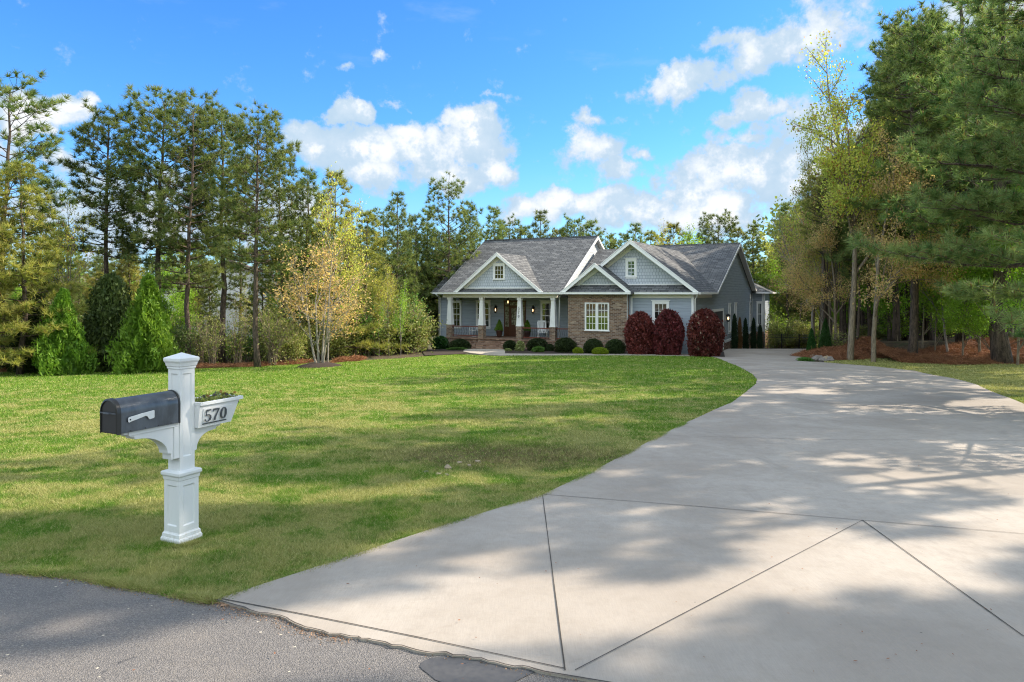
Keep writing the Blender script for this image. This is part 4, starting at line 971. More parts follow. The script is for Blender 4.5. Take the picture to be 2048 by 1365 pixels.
def blob(name, seed, prof, n_, lsize, cmat, noise_=.10, depth_=.35, wood=3, up=.45, asp=.6, tops=0.0, bmat='bark_t', core=True):
    """clipped or conical shrub one metre wide and one metre high; prof(t)->radius at height t; leaves through the outer shell"""
    rng = np.random.default_rng(seed); t = rng.random(n_*3); pr = np.array([prof(x) for x in t]); keep = rng.random(n_*3) < pr/pr.max(); t = t[keep][:n_]; pr = pr[keep][:n_]; n2 = len(t)
    a = rng.random(n2)*2*math.pi; ph = rng.random(6)*6
    bump_ = 1+noise_*(np.sin(3*a+ph[0]+5*t)+np.sin(7*a+ph[1]-9*t)*.6+np.sin(13*a+23*t+ph[2])*.5)
    rad = pr*bump_*(1-depth_*rng.random(n2)**1.8); C = np.stack([rad*np.cos(a), rad*np.sin(a), t+rng.normal(0,.012,n2)],1)
    Nn = np.stack([np.cos(a), np.sin(a), np.full(n2,.5)+tops],1); Nn /= np.linalg.norm(Nn,axis=1,keepdims=True)
    sh_ = rng.random(n2) < .05; C[sh_] += Nn[sh_]*rng.uniform(.01,.07,(int(sh_.sum()),1))
    V, Fc = leaf_quads(rng, C, lsize, up, asp, Nn); ti = np.clip(rng.normal(.45,.22,n2)+.12*np.sin(5*a+11*t),0,.85); ti[rng.random(n2)<.05] = 1; tint = np.repeat(ti,4)
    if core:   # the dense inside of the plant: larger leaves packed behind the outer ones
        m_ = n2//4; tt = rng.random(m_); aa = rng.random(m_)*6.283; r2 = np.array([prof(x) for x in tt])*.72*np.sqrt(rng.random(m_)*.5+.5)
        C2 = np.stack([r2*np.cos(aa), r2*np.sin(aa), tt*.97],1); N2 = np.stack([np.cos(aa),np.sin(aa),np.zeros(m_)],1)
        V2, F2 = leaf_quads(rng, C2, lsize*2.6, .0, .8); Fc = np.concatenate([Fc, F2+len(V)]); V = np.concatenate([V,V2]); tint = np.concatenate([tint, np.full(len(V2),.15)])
    wd = MB()
    for i in range(wood):
        an = rng.random()*6.3; l = .12
        wd.tube([(l*.3*math.cos(an),l*.3*math.sin(an),-.03),(l*math.cos(an),l*math.sin(an),.3),(l*1.8*math.cos(an),l*1.8*math.sin(an),.62)], [.028,.02,.01], 5, False)
    proto(name, wd, V, Fc, tint, bmat, cmat, 'stem', 'foliage')

def brush(name, seed, n_, lsize, cmat, stems=14, cl=26, bmat='bark_t', R=.55):
    """loose woodland bush about one metre wide and high"""
    rng = np.random.default_rng(seed); wd = MB(); E = []
    for i in range(stems):
        a = rng.random()*6.283; r = R*rng.uniform(.3,1.0); h = rng.uniform(.5,1.0); p = np.array([.08*math.cos(a),.08*math.sin(a),-.03]); pts = [p]
        for s in (.33,.66,1.0): pts.append(np.array([r*math.cos(a)*s**1.4, r*math.sin(a)*s**1.4, h*s])+rng.normal(0,.035,3))
        wd.tube(pts, [.012,.009,.006,.003], 4, False); pts = np.array(pts)
        for q in range(4):
            s = rng.uniform(.35,1); b_ = np.array([np.interp(s*3,range(4),pts[:,j]) for j in range(3)]); e = b_+rng.normal(0,.14,3)+np.array([0,0,.06]); wd.tube([b_,e],[.004,.002],3,False); E += [b_,(b_+e)/2,e]
    E = np.array(E); idx = rng.integers(0,len(E),n_); C = E[idx]+rng.normal(0,.07,(n_,3)); C[:,2] = np.abs(C[:,2])
    V, Fc = leaf_quads(rng, C, lsize); ti = np.clip(rng.normal(.45,.22,len(E))[idx]+rng.normal(0,.12,n_),0,.85); ti[rng.random(n_)<.08] = 1
    proto(name, wd, V, Fc, np.repeat(ti,4), bmat, cmat, 'stem', 'foliage')

def plant(kind, name, x, y, s, label, cat, group=None, rz=None, z=None, rng_=random.Random(77), tilt=0.0):
    me_w, me_c, wn_, cn_ = TREES[kind]
    t = empty(name, (x, y, (h1(x,y) if z is None else z)), rng_.uniform(0,6.28) if rz is None else rz, s)
    if tilt: t.rotation_euler = (tilt*rng_.uniform(-1,1), tilt, t.rotation_euler[2])
    tag(t, label, cat, group)
    for me, nm_ in ((me_w, wn_), (me_c, cn_)):
        if me is None: continue
        o = bpy.data.objects.new(nm_, me); COL.objects.link(o); o.parent = t
    return t
# ================================================================== plant kinds
pine('pine1', 11, 12, .38, 2.5, .85, .31, .028, 30, 'pine_a', 14)
pine('pine2', 12, 12, .45, 2.2, .85, .31, .028, 30, 'pine_a', 16)
pine('pine3', 13, 12, .30, 2.7, .72, .31, .028, 30, 'pine_a', 14)
pine('pine4', 14, 10, .08, 2.6, 1.0, .33, .030, 28, 'pine_y', 4, shape='full')
pine('pine5', 15, 10, .12, 2.3, 1.0, .33, .030, 27, 'pine_a', 4, shape='full')
pine('tall', 16, 15, .60, 2.0, .5, .34, .032, 22, 'pine_a', 26)
pine('tall2', 17, 15, .52, 2.2, .45, .32, .03, 22, 'pine_y', 26)
pine('near', 18, 14.5, .17, 4.4, 1.15, .27, .014, 52, 'pine_n', 8, candle=True, shape='full', sub=14, droop=.12, r0=.2)
pine('over', 19, 15.5, .22, 4.6, .85, .31, .026, 36, 'pine_n', 8, candle=True, shape='full', sub=11, droop=.10, r0=.24)
pine('shade', 27, 12, .42, 2.4, 1.7, .33, .036, 28, 'pine_n', 8)
decid('maple', 21, 6.2, 4, .5, 3, 5200, .095, 'decid_o', 'bark_l', r0=.045, first=.3, clump=.17, up=.8)
decid('goldtree', 22, 14, 1, .5, 4, 14500, .125, 'decid_y', 'bark_t', r0=.17, first=.4, clump=.23, up=.5)
decid('coppertree', 23, 12, 1, .55, 4, 13000, .12, 'decid_o', 'bark_t', r0=.15, first=.35, clump=.23, up=.4)
decid('greentree', 24, 8, 1, .5, 4, 9000, .13, 'decid_g', 'bark_t', r0=.07, first=.2, clump=.25, up=.5)
decid('birch', 25, 8, 1, .45, 3, 1800, .13, 'decid_g', 'bark_l', r0=.055, first=.25, clump=.25, up=.5)
decid('sparse', 26, 9, 1, .5, 4, 3500, .12, 'decid_y', 'bark_l', r0=.08, first=.3, clump=.2, up=.5)
dome = lambda t: .5*math.sqrt(max(0.0, 1-(max(0,t-.35)/.66)**2))*(.86+.14*min(1,t/.3)) if t > 0 else .43
pill = lambda t: .5*(.80+.20*math.sin(min(1,t/.5)*1.57))*math.sqrt(max(0.0, 1-(max(0,t-.46)/.55)**2))
cone = lambda t: .5*((1-t)**.62)*(.80+.20*min(1,t/.15))
slim = lambda t: .5*((1-t)**.35)*(.7+.3*min(1,t/.3))
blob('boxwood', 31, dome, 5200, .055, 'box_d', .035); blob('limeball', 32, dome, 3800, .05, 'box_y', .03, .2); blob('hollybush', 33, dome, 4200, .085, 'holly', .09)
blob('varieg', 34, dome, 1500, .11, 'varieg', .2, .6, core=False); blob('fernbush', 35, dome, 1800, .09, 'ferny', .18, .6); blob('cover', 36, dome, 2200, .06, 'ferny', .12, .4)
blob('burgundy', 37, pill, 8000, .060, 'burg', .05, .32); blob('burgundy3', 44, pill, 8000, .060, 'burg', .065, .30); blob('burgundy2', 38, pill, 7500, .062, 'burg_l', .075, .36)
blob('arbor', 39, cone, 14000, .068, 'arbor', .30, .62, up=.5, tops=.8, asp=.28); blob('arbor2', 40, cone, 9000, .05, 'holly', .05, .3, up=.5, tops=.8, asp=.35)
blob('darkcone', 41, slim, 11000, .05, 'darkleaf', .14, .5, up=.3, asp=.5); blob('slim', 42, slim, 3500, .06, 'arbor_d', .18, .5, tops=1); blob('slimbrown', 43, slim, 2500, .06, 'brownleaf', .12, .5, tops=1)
brush('brush1', 51, 3200, .042, 'brush'); brush('brush2', 52, 2600, .045, 'ferny'); brush('brush3', 53, 3000, .045, 'darkleaf'); brush('brush4', 54, 900, .045, 'brush', 26); brush('brush5', 55, 2600, .042, 'decid_g')

def H_at(px, Y, ytop):
    x = ray(px, Y); return (HY-ytop)/F*Y+CAMZ-h1(x, Y), x
BASE = dict(pine1=12, pine2=12, pine3=12, pine4=10, pine5=10, tall=15, tall2=15, near=14.5, over=15.5, maple=6.2, goldtree=14, coppertree=12, greentree=8, birch=8, sparse=9)
def tree(kind, name, px, Y, ytop, label, group=None, wf=1.0, **kw):
    Hh, x = H_at(px, Y, ytop); s = Hh/BASE[kind]
    return plant(kind, name, x, Y, (s*wf, s*wf, s), label, 'tree', group, **kw)
def bush(kind, name, px, w_px, y0, y1, V=None, label='', cat='shrub', group=None, Y=None, ext=1.0):
    """px centre, pixel width, top and base rows; V = distance in front of the porch line (house frame)"""
    if Y is None:
        U = Uof(px, V); x, y = hw(U, V)
    else: x, y = ray(px, Y), Y
    w = w_px/F*y; zt_ = CAMZ-(y0-HY)/F*y; zb_ = h1(x,y)+.02
    return plant(kind, name, x, y, (w, w*ext, max(.15, zt_-zb_)), label, cat, group, z=zb_)

# ---- trees on the left, one by one
LG = 'tall pines along the left edge of the lawn'
for kind, px, Y, yt, wf, lab in (
    ('pine3', 6, 29.5, 180, 1.1, 'tall open crowned pine at the left edge of the photo'),
    ('pine2', 219, 33, 240, 1.0, 'narrow dark pine between the left edge pines and the tallest pair'),
    ('pine1', 316, 33.5, 203, 1.05, 'broad pine, tallest on the left, standing left of the mailbox post cap'),
    ('pine3', 376, 32.5, 214, .85, 'tall pine directly above the mailbox post cap'),
    ('pine2', 443, 35, 236, 1.05, 'slim pine with thin pale trunk above the mailbox planter'),
    ('pine1', 515, 31.0, 238, .95, 'straight pine with bare reddish trunk, rightmost of the tall left pines'),
    ('pine4', 40, 27.5, 335, 1.15, 'large golden green pine with branches to the ground at the left edge'),
    ('pine4', -70, 26, 300, 1.1, 'golden green pine mostly cut off by the left edge of the photo'),
    ('pine5', 118, 37, 440, 1.0, 'dark pine behind the small bright conical evergreen at left'),
    ('pine5', 205, 42, 500, 1.1, 'dark low branched pine behind the sparse birch at left'),
    ('pine3', 566, 37, 310, .9, 'thin trunked pine just behind the copper leaved young maple'),
    ('pine5', 612, 40, 345, 1.0, 'full green pine rising behind the copper leaved young maple'),
    ('pine4', 672, 37, 352, .95, 'yellowish pine with long branches right of the copper leaved maple'),
    ('pine4', 735, 40, 430, 1.05, 'low wide golden pine between the maple and the house'),
    ('pine5', 797, 45, 392, .9, 'round topped dark pine left of the house roof'),
    ('pine5', 852, 52, 425, .9, 'green pine behind the left eave of the house'),
    ('pine3', 902, 50, 373, 1.0, 'tall pine rising behind the left end of the roof'),
    ('pine5', 938, 53, 410, .8, 'narrow pine right behind the left end of the ridge'),
    ('pine3', 480, 44, 420, .8, 'dense green pine behind the straight bare trunked pine'),
    ('pine3', 420, 46, 500, .8, 'dark bushy pine behind the slim pale trunked pine'),
    ('pine5', 268, 46, 520, 1.1, 'bushy dark pine behind the big bright green evergreen')):
    tree(kind, 'pine_tree', px, Y, yt, lab, LG, wf)
for px, Y, yt, k in ((985,56,420,'pine5'),(1020,60,448,'pine2'),(1052,62,458,'pine5'),(1084,58,428,'pine5'),(1118,66,465,'pine4'),(1150,64,445,'pine2'),(1183,64,447,'pine5'),(1212,70,475,'pine2'),
                     (1246,72,472,'pine5'),(1272,62,453,'pine5'),(1302,68,468,'pine4'),(1347,64,453,'pine4'),(1372,74,470,'pine5'),(1440,66,436,'pine1'),(1476,72,462,'pine4'),(1508,64,455,'pine5'),(1405,76,470,'pine5')):
    tree(k, 'pine_tree', px, Y, yt, 'pine showing only its top above the house roof', 'pine tops beyond the house roof', 1.0)
tree('sparse', 'bare_tree', 1331, 60, 440, 'thin almost leafless tree poking above the roof behind the big gable', None, .7)
tree('greentree', 'leafy_tree', 1395, 60, 446, 'bright green leafy tree above the right part of the roof', None, .9)
tree('greentree', 'leafy_tree', 1530, 62, 505, 'bright lime green tree just right of the house gable end', None, .8)
tree('sparse', 'birch_tree', 147, 31, 372, 'slender birch with sparse yellow green leaves at left', None, .75)
tree('sparse', 'birch_tree', 655, 34, 335, 'wispy leafy sapling rising behind the copper maple', None, .6)
tree('maple', 'maple_tree', 640, 30.5, 468, 'young multi stemmed maple with copper leaves on a mulch ring in the lawn', None, 1.25, rz=1.1)
x_, y_ = ray(640, 30.5), 30.5
plant('arbor', 'conical_evergreen', ray(297,28.5), 28.5, (2.35,2.35,3.9), 'large bright green conical evergreen left of the mailbox post', 'tree')
plant('arbor', 'conical_evergreen', ray(126,27.5), 27.5, (1.85,1.85,3.35), 'smaller bright green conical evergreen at the far left of the lawn', 'tree')
plant('darkcone', 'conical_evergreen', ray(222,30), 30, (2.4,2.4,4.2), 'dark shaggy evergreen between the two bright conical evergreens', 'tree')
plant('darkcone', 'conical_evergreen', ray(66,28.6), 28.6, (2.1,2.1,3.3), 'dull olive evergreen left of the smaller bright conical one', 'tree')
R3 = random.Random(9)
UG = 'bushes under the pines along the left of the lawn'
for px, Y, w_, h_, k in [(-10,29,2.6,1.8,'brush3'),(30,30,2.2,2.2,'brush3'),(175,29.5,2.0,2.0,'brush3'),(245,31,2.2,3.0,'brush3'),(345,31,2.0,2.4,'brush3'),(400,33,1.6,2.4,'brush4'),(425,31.5,1.6,2.2,'brush4'),(475,33,1.8,2.4,'brush4'),(545,32,2.0,2.6,'brush4'),(585,33,2.0,2.2,'brush1'),(545,35,2.6,3.2,'brush1')]:
    plant(k, 'bush', ray(px,Y), Y, (w_,w_,h_), 'dark loose bush in the shade under the left pines', 'shrub', UG)
for i in range(40):
    px = R3.uniform(560, 838); Y = 33.5+(px-560)/320*8+R3.uniform(.6,5.0); k = R3.choice(['brush1','brush1','brush2','brush4','brush1'])
    w_ = R3.uniform(2.0,3.2); h_ = R3.uniform(1.5,2.6)+(Y-35)*.14
    plant(k, 'bush', ray(px,Y), Y, (w_,w_,h_), 'yellow green woodland bush in the brush between maple and house', 'shrub', 'woodland brush left of the house')
for i in range(16):
    px = R3.uniform(560, 850); Y = R3.uniform(38,46); tree(R3.choice(['sparse','birch']), 'sapling', px, Y, R3.uniform(480,600), 'thin pale sapling standing in the brush left of the house', 'saplings left of the house', .6)
for i in range(26):
    px = R3.uniform(-60, 380); Y = R3.uniform(34,44); k = R3.choice(['brush3','brush4','brush3','brush5'])
    plant(k, 'bush', ray(px,Y), Y, (2.6,2.6,R3.uniform(1.4,3.0)), 'loose bush in the wood behind the left pines', 'shrub', 'bushes deeper in the left wood')
for i in range(13):
    px = R3.uniform(-60, 560); Y = R3.uniform(36,46); tree(R3.choice(['sparse','greentree','sparse']), 'woodland_tree', px, Y, R3.uniform(500,600), 'thin tree in the wood behind the left pines', 'thin trees in the left wood', .8)
for i in range(9):
    px = 335+i*26; Y = R3.uniform(34.5,37); plant(R3.choice(['brush4','brush5','brush2']), 'bush', ray(px,Y), Y, (1.7,1.7,R3.uniform(1.0,2.2)), 'small green bush before the white neighbouring house', 'shrub', 'small bushes before the white neighbouring house')
for i in range(15):
    px = R3.uniform(-40, 600); tree(R3.choice(['pine4','pine5','greentree','pine4']), 'woodland_tree', px, R3.uniform(38,44), R3.uniform(490,570), 'mid height yellow green tree behind the left pines', 'mid height trees behind the left pines', 1.0)
for i in range(34):
    px = -120+i*32+R3.uniform(-12,12); Y = R3.uniform(50,64)
    if 330 < px < 560: continue
    tree(R3.choice(['pine5','pine4','pine3','pine5']), 'pine_tree', px, Y, (R3.uniform(520,560) if px < 560 else R3.uniform(430,480)) if px < 880 else R3.uniform(470,490), 'pine in the far row behind the left wood', 'far pines on the left', 1.1)

# ---- wood on the right
tree('goldtree', 'oak_tree', 1700, 33.0, 45, 'tall tree with yellow green young leaves and thick grey trunk by the straw bank', None, .8, rz=2.0)
tree('coppertree', 'maple_tree', 1747, 31.0, 255, 'tree with copper young leaves and pale trunk flare on the straw bank', None, .85, rz=.5)
tree('sparse', 'birch_tree', 1897, 32.5, 330, 'thin leaning white stemmed birch on the straw bank', None, .7, tilt=-.06)
tree('tall', 'pine_tree', 1824, 31.8, 40, 'dark straight pine trunk standing on the straw bank right of the pale maple', None, 1.0)
tree('over', 'pine_tree', 2005, 29.5, -190, 'thick trunked pine with dark drooping limbs at the right edge of the photo', None, 1.1, rz=.4)
tree('over', 'pine_tree', 1925, 34.5, -60, 'dense dark pine behind the thick trunked one', None, .95, rz=3.1)
plant('near', 'pine_tree', 11.9, 13.6, (1.0,1.0,.98), 'near pine with long needled branches reaching in from the upper right', 'tree', rz=2.2)
# pines beside the drive outside the frame, whose shade falls over drive and lawn
SG = 'pines beside the drive outside the right of the frame'
for x, y, s, k, rz in ((16.4,7.6,(.85,.85,1.15),'shade',1.0),(12.9,10.4,(.85,.85,1.42),'shade',.5),(18.9,15.2,(.85,.85,1.42),'shade',2.0),(20.6,24.6,(1.0,1.0,1.18),'over',4.0),(22.5,20.5,(.8,.8,1.55),'shade',3.0)):
    plant(k, 'pine_tree', x, y, s, 'pine standing beside the drive beyond the right of the photo', 'tree', SG, rz=rz)
for px, Y, yt, k, wf in ((1598,66,415,'goldtree',.55),(1628,50,372,'coppertree',.5),(1660,44,300,'goldtree',.45),(1600,74,425,'pine5',.7),(1572,78,450,'pine3',.6),(1672,40,300,'coppertree',.6),(1640,56,400,'pine3',.8),(1790,40,180,'greentree',.7),(1650,40,400,'sparse',.6),(1642,41,255,'goldtree',.55),(1622,46,330,'sparse',.8),(1680,50,330,'goldtree',.6)):
    tree(k, 'woodland_tree', px, Y, yt, {'goldtree':'woodland tree with yellow green spring leaves behind the iron fence','coppertree':'woodland tree with copper spring leaves behind the iron fence','greentree':'bright green woodland tree behind the straw bank','sparse':'nearly bare woodland tree behind the iron fence'}.get(k,'dark pine behind the iron fence'), 'trees behind the iron fence', wf)
FG = 'trees of the wood behind the straw bank'
for i in range(100):
    px = R3.uniform(1650, 2150); Y = R3.uniform(35.5, 62); k = R3.choice(['tall','tall2','tall','tall2','tall','coppertree','pine2'])
    tree(k, 'woodland_tree', px, Y, R3.uniform(60,260) if px > 1790 else R3.uniform(280,420), 'straight thin trunk in the shaded wood behind the straw bank', FG, .9)
for i in range(58):
    px = 1655+i*7.4+R3.uniform(-5,5); Y = R3.uniform(35.5, 52); tree(R3.choice(['tall','tall2']), 'woodland_tree', px, Y, R3.uniform(150,300) if px > 1790 else R3.uniform(300,430), 'slim dark trunk in the shaded wood behind the straw bank', 'slim trunks behind the straw bank', R3.uniform(.35,.6))
for i in range(30):
    px = R3.uniform(1560, 1700); Y = R3.uniform(64, 84); k = R3.choice(['tall','tall2','pine5','goldtree','pine4'])
    tree(k, 'woodland_tree', px, Y, R3.uniform(400,470), 'slender tree in the wood beyond the iron fence', 'wood beyond the iron fence', .9)
for i in range(24):
    px = R3.uniform(1690, 2120); Y = R3.uniform(36, 54); k = R3.choice(['greentree','birch','greentree','sparse'])
    tree(k, 'understorey_tree', px, Y, R3.uniform(400,600), 'young bright green understorey tree among the shaded trunks', 'understorey trees in the right wood', .85)
for px, Y, yt in ((1960,31,330),(2035,28.5,400),(1925,31,470),(2055,31,300),(1870,33,520),(1845,34,430),(1985,30,480),(1795,36,470)):
    tree('greentree', 'understorey_tree', px, Y, yt, 'fresh green leafy young tree growing on the straw bank', 'green young trees on the straw bank', .85)
for i in range(26):
    px = R3.uniform(1650, 2120); Y = R3.uniform(36, 56); k = R3.choice(['brush5','brush3','brush1','brush5','brush4'])
    plant(k, 'bush', ray(px,Y), Y, (2.4,2.4,R3.uniform(.7,1.6)), 'low bush on the floor of the wood behind the straw bank', 'shrub', 'bushes in the right wood')
for i in range(22):
    px = R3.uniform(1535, 1660); Y = R3.uniform(58, 72); k = R3.choice(['brush5','brush1','brush1'])
    plant(k, 'bush', ray(px,Y), Y, (3.2,3.2,R3.uniform(1.8,3.4)), 'yellow green bush beyond the iron fence', 'shrub', 'bushes beyond the iron fence')

# ---- foundation planting
GB = 'clipped boxwood mounds in front of the house'
bush('hollybush','holly_bush', 881, 34, 673, 706, -1.0, 'glossy dark green holly at the left corner of the porch')
bush('boxwood','boxwood', 920, 44, 679, 701, -1.0, 'long low dark boxwood hedge left of the front steps', group=GB)
bush('cover','groundcover_shrub', 915, 44, 696, 706, -2.2, 'low yellow green spreading shrub in front of the hedge left of the steps')
bush('boxwood','boxwood', 1020, 28, 681, 707, -1.2, 'dark boxwood mound right beside the front steps', group=GB)
bush('varieg','variegated_shrub', 1040, 18, 682, 709, -2.2, 'upright cream and green variegated shrub below the numbered column')
bush('varieg','variegated_shrub', 1016, 14, 697, 710, -2.5, 'tiny yellow variegated shrub at the corner of the steps and walk')
bush('boxwood','boxwood', 1075, 44, 677, 708, -1.3, 'round dark boxwood below the porch railing', group=GB)
bush('fernbush','light_shrub', 1077, 24, 693, 711, -2.5, 'small loose light green shrub in front of the round boxwood')
bush('boxwood','boxwood', 1100, 18, 688, 707, -1.3, 'small dark boxwood below the fourth column', group=GB)
bush('boxwood','boxwood', 1131, 46, 676, 710, -2.0, 'wide dark boxwood at the left corner of the brick bay', group=GB)
bush('limeball','lime_shrub', 1156, 22, 695, 711, -2.9, 'small lime green ball shrub left of the other lime one')
bush('boxwood','boxwood', 1187, 40, 678, 710, -2.0, 'dark boxwood under the left half of the bay window', group=GB)
bush('limeball','lime_shrub', 1200, 34, 695, 711, -2.95, 'wider lime green ball shrub below the bay window')
bush('boxwood','boxwood', 1230, 42, 679, 710, -2.0, 'dark boxwood between lime shrub and burgundy bushes', group=GB)
GR = 'tall burgundy bushes in front of the garage wing'
bush('burgundy','burgundy_bush', 1280, 60, 625, 709, -1.75, 'rounded burgundy bush nearest the brick bay, leftmost of three', group=GR)
bush('burgundy3','burgundy_bush', 1336.5, 60, 621, 710, -1.75, 'middle burgundy bush with bright red sunlit crown', group=GR)
bush('burgundy2','burgundy_bush', 1409.5, 69, 620, 712, -1.9, 'widest burgundy bush with faded brownish leaves at the garage corner', group=GR)
for px, y0, k, lab in ((1469,630,'slim','dark slim columnar evergreen by the side wall lantern'),(1479.5,636,'slimbrown','browned dead columnar evergreen against the side wall'),(1491,638,'slim','dark slim columnar evergreen, middle one on the side wall'),(1507,637,'slim','dark slim columnar evergreen before the third side window'),(1520,650,'slim','dark slim columnar evergreen at the rear house corner')):
    U_ = 11.07+.75 if px < 1510 else 12.6; v_ = Vof(px, U_)
    x, y = hw(U_, v_); zt_ = CAMZ-(y0-HY)/F*y; zb_ = h1(x,y); plant(k, 'columnar_evergreen', x, y, (.52 if k == 'slim' else .42,)*2+(zt_-zb_,), lab, 'shrub', 'columnar evergreens along the side wall', z=zb_)
plant('arbor2', 'arborvitae', *(lambda q: (q[0], q[1]))(G(1651,714)), (.78,.78,1.95), 'small dark conical arborvitae at the end of the straw bank', 'tree')
plant('arbor2', 'arborvitae', *(lambda q: (q[0]-.42, q[1]+.7))(G(1651,714)), (.6,.6,1.5), 'narrow dark arborvitae half hidden behind the first one', 'tree')
bush('cover','grass_clump', 1610, 32, 715, 724, label='low dry grassy clump at the edge of the drive', cat='plant', Y=G(1610,724)[1])

# pots on the porch
def pot(px, V, label, hh=1.0):
    U = Uof(px, V); x, y = hw(U, V); t = empty('potted_shrub', (x,y,-.95)); tag(t, label, 'potted plant', 'potted evergreens beside the entry')
    a = MB(); a.lathe((0,0,0), [(.14,0),(.17,.10),(.22,.38),(.27,.44),(.27,.48),(.24,.48)], 16); a.build('pot', M['pot'], t)
    me = TREES['arbor'][1]; o = bpy.data.objects.new('foliage', me); COL.objects.link(o); o.parent = t; o.location = (0,0,.42); o.scale = (.52,.52,.75)
pot(998.7, .9, 'clipped evergreen in a dark pot left of the entry door'); pot(1054.5, 1.2, 'evergreen in a dark pot behind the railing right of the entry door')

# flowers in the mailbox planter
rng = np.random.default_rng(4)
n_ = 900; C = np.stack([-.09-rng.random(n_)*.39, rng.uniform(-.115,.115,n_), 1.085+rng.random(n_)**1.2*.055],1)
C[:,2] += .014*np.sin(C[:,0]*40); V, Fc = leaf_quads(rng, C, .022, asp=.75); np_mesh('planter_leaves', V, Fc, M['brush'], MBX, np.repeat(rng.random(n_)*.8,4))
MBX_pl = [o for o in MBX.children if o.name.startswith('planter_leaves')][0]; MBX_pl.parent = planter
fp = MB(); fy = MB(); rr_ = random.Random(3)
for i in range(46):
    x = -.085-rr_.random()*.395; c = (x, rr_.uniform(-.12,.125), 1.10+rr_.random()*.065); tgt = fy if (x < -.38 or rr_.random() < .15) else fp; ax = rr_.uniform(-.9,.9); az_ = rr_.uniform(-1.2,1.2)
    st0 = len(tgt.v)
    for k in range(5):
        a0 = k*1.2566; tgt.poly([(0,0,0),(.011*math.cos(a0-.5),.011*math.sin(a0-.5),.003),(.016*math.cos(a0),.016*math.sin(a0),.002),(.011*math.cos(a0+.5),.011*math.sin(a0+.5),.003)])
    tgt.xf(Matrix.Translation(c) @ Matrix.Rotation(az_,4,'Z') @ Matrix.Rotation(1.1+ax*.5,4,'X'), st0)
fp.build('pansies', M['petal'], planter); fy.build('pansies', M['petal_y'], planter)

# ================================================================== iron fence behind the drive
fe = empty('iron_fence', (*hw(12.8,22.0), 0), 0); tag(fe, 'black iron picket fence closing the yard behind the driveway', 'fence')
A0 = Vector((*[a for a in (ray(1528,56.0), 56.0)], 0)); A1 = Vector((ray(1632,57.5), 57.5, 0)); Lf = (A1-A0).length; dd = (A1-A0)/Lf; fo = Vector(fe.location)
rails_ = MB(); pk = MB(); nP = int(Lf/.115)
def fz(p): return min(h1(p.x,p.y), -2.72+0*p.x)
zb0 = h1(A0.x,A0.y)-.0; 
for zz in (.12,1.02,1.22): rails_.tube([tuple(A0-fo+Vector((0,0,h1(A0.x,A0.y)+zz))), tuple(A1-fo+Vector((0,0,h1(A1.x,A1.y)+zz)))], .018, 4)
rails_.build('rail', M['iron'], fe)
for i in range(nP):
    p = A0+dd*(i*.115+.05); z = h1(A0.x,A0.y)+(h1(A1.x,A1.y)-h1(A0.x,A0.y))*(i/nP); q = p-fo; pk.tube([(q.x,q.y,z+.05),(q.x,q.y,z+1.22)], .011, 4)
pk.build('picket', M['iron'], fe)
for k in range(4):
    p = A0+dd*(Lf*k/3); z = h1(p.x,p.y); q = p-fo; po = MB(); po.box(q.x-.035,q.x+.035,q.y-.035,q.y+.035,z-.1,z+1.32); po.build('post', M['iron'], fe)

# ================================================================== neighbour's house through the trees
nx_, ny_ = ray(445, 50), 50.0; nz = h1(nx_, ny_); N = empty('neighbour_house', (nx_, ny_, nz), math.radians(14)); tag(N, 'white neighbouring house with brown roof seen through the left pines', 'house')
mb = MB(); mb.box(-5.5,6.5,0,8,-1,4.3); mb.box(-12.5,-5.5,1.5,8,-1,3.2); mb.slab([(-5.5,0,4.3),(6.5,0,4.3),(.5,0,6.4)], (0,8,0)); mb.build('wall', M['trim'], N)
mb = MB(); mb.slab([(-6.0,-.5,4.15),(.5,-.5,6.55),(.5,8.5,6.55),(-6,8.5,4.15)], (0,0,.15)); mb.slab([(.5,-.5,6.551),(7,-.5,4.15),(7,8.5,4.15),(.5,8.5,6.551)], (0,0,.15)); mb.slab([(-13,1.0,3.1),(-5.9,1.0,3.1),(-5.9,4.8,5.4),(-13,4.8,5.4)], (0,0,.12)); mb.slab([(-13,4.8,5.401),(-5.9,4.8,5.401),(-5.9,8.5,3.1),(-13,8.5,3.1)], (0,0,.12)); mb.build('roof', M['nroof'], N)
for x0, z0_ in ((-4,.9),(-1,.9),(2.6,.9),(-2.4,3.0)):
    f = MB(); f.box(x0-.1,x0+1.1,-.05,-.001,z0_-.1,z0_+1.5); fo2 = f.build('window', M['trim'], N); g2 = MB(); g2.box(x0,x0+1.0,-.06,-.051,z0_,z0_+1.4); g2.build('pane', M['glass'], fo2)
f = MB(); f.box(-11.5,-7.5,1.44,1.499,-.3,2.2); gd = f.build('garage_door', M['trim'], N)
sheet('neighbour_driveway', [(ray(-80,31.5),33.5),(ray(300,32),35.5),(ray(300,46),46),(ray(-80,46),46)], .03, M['walk'], 1.0)

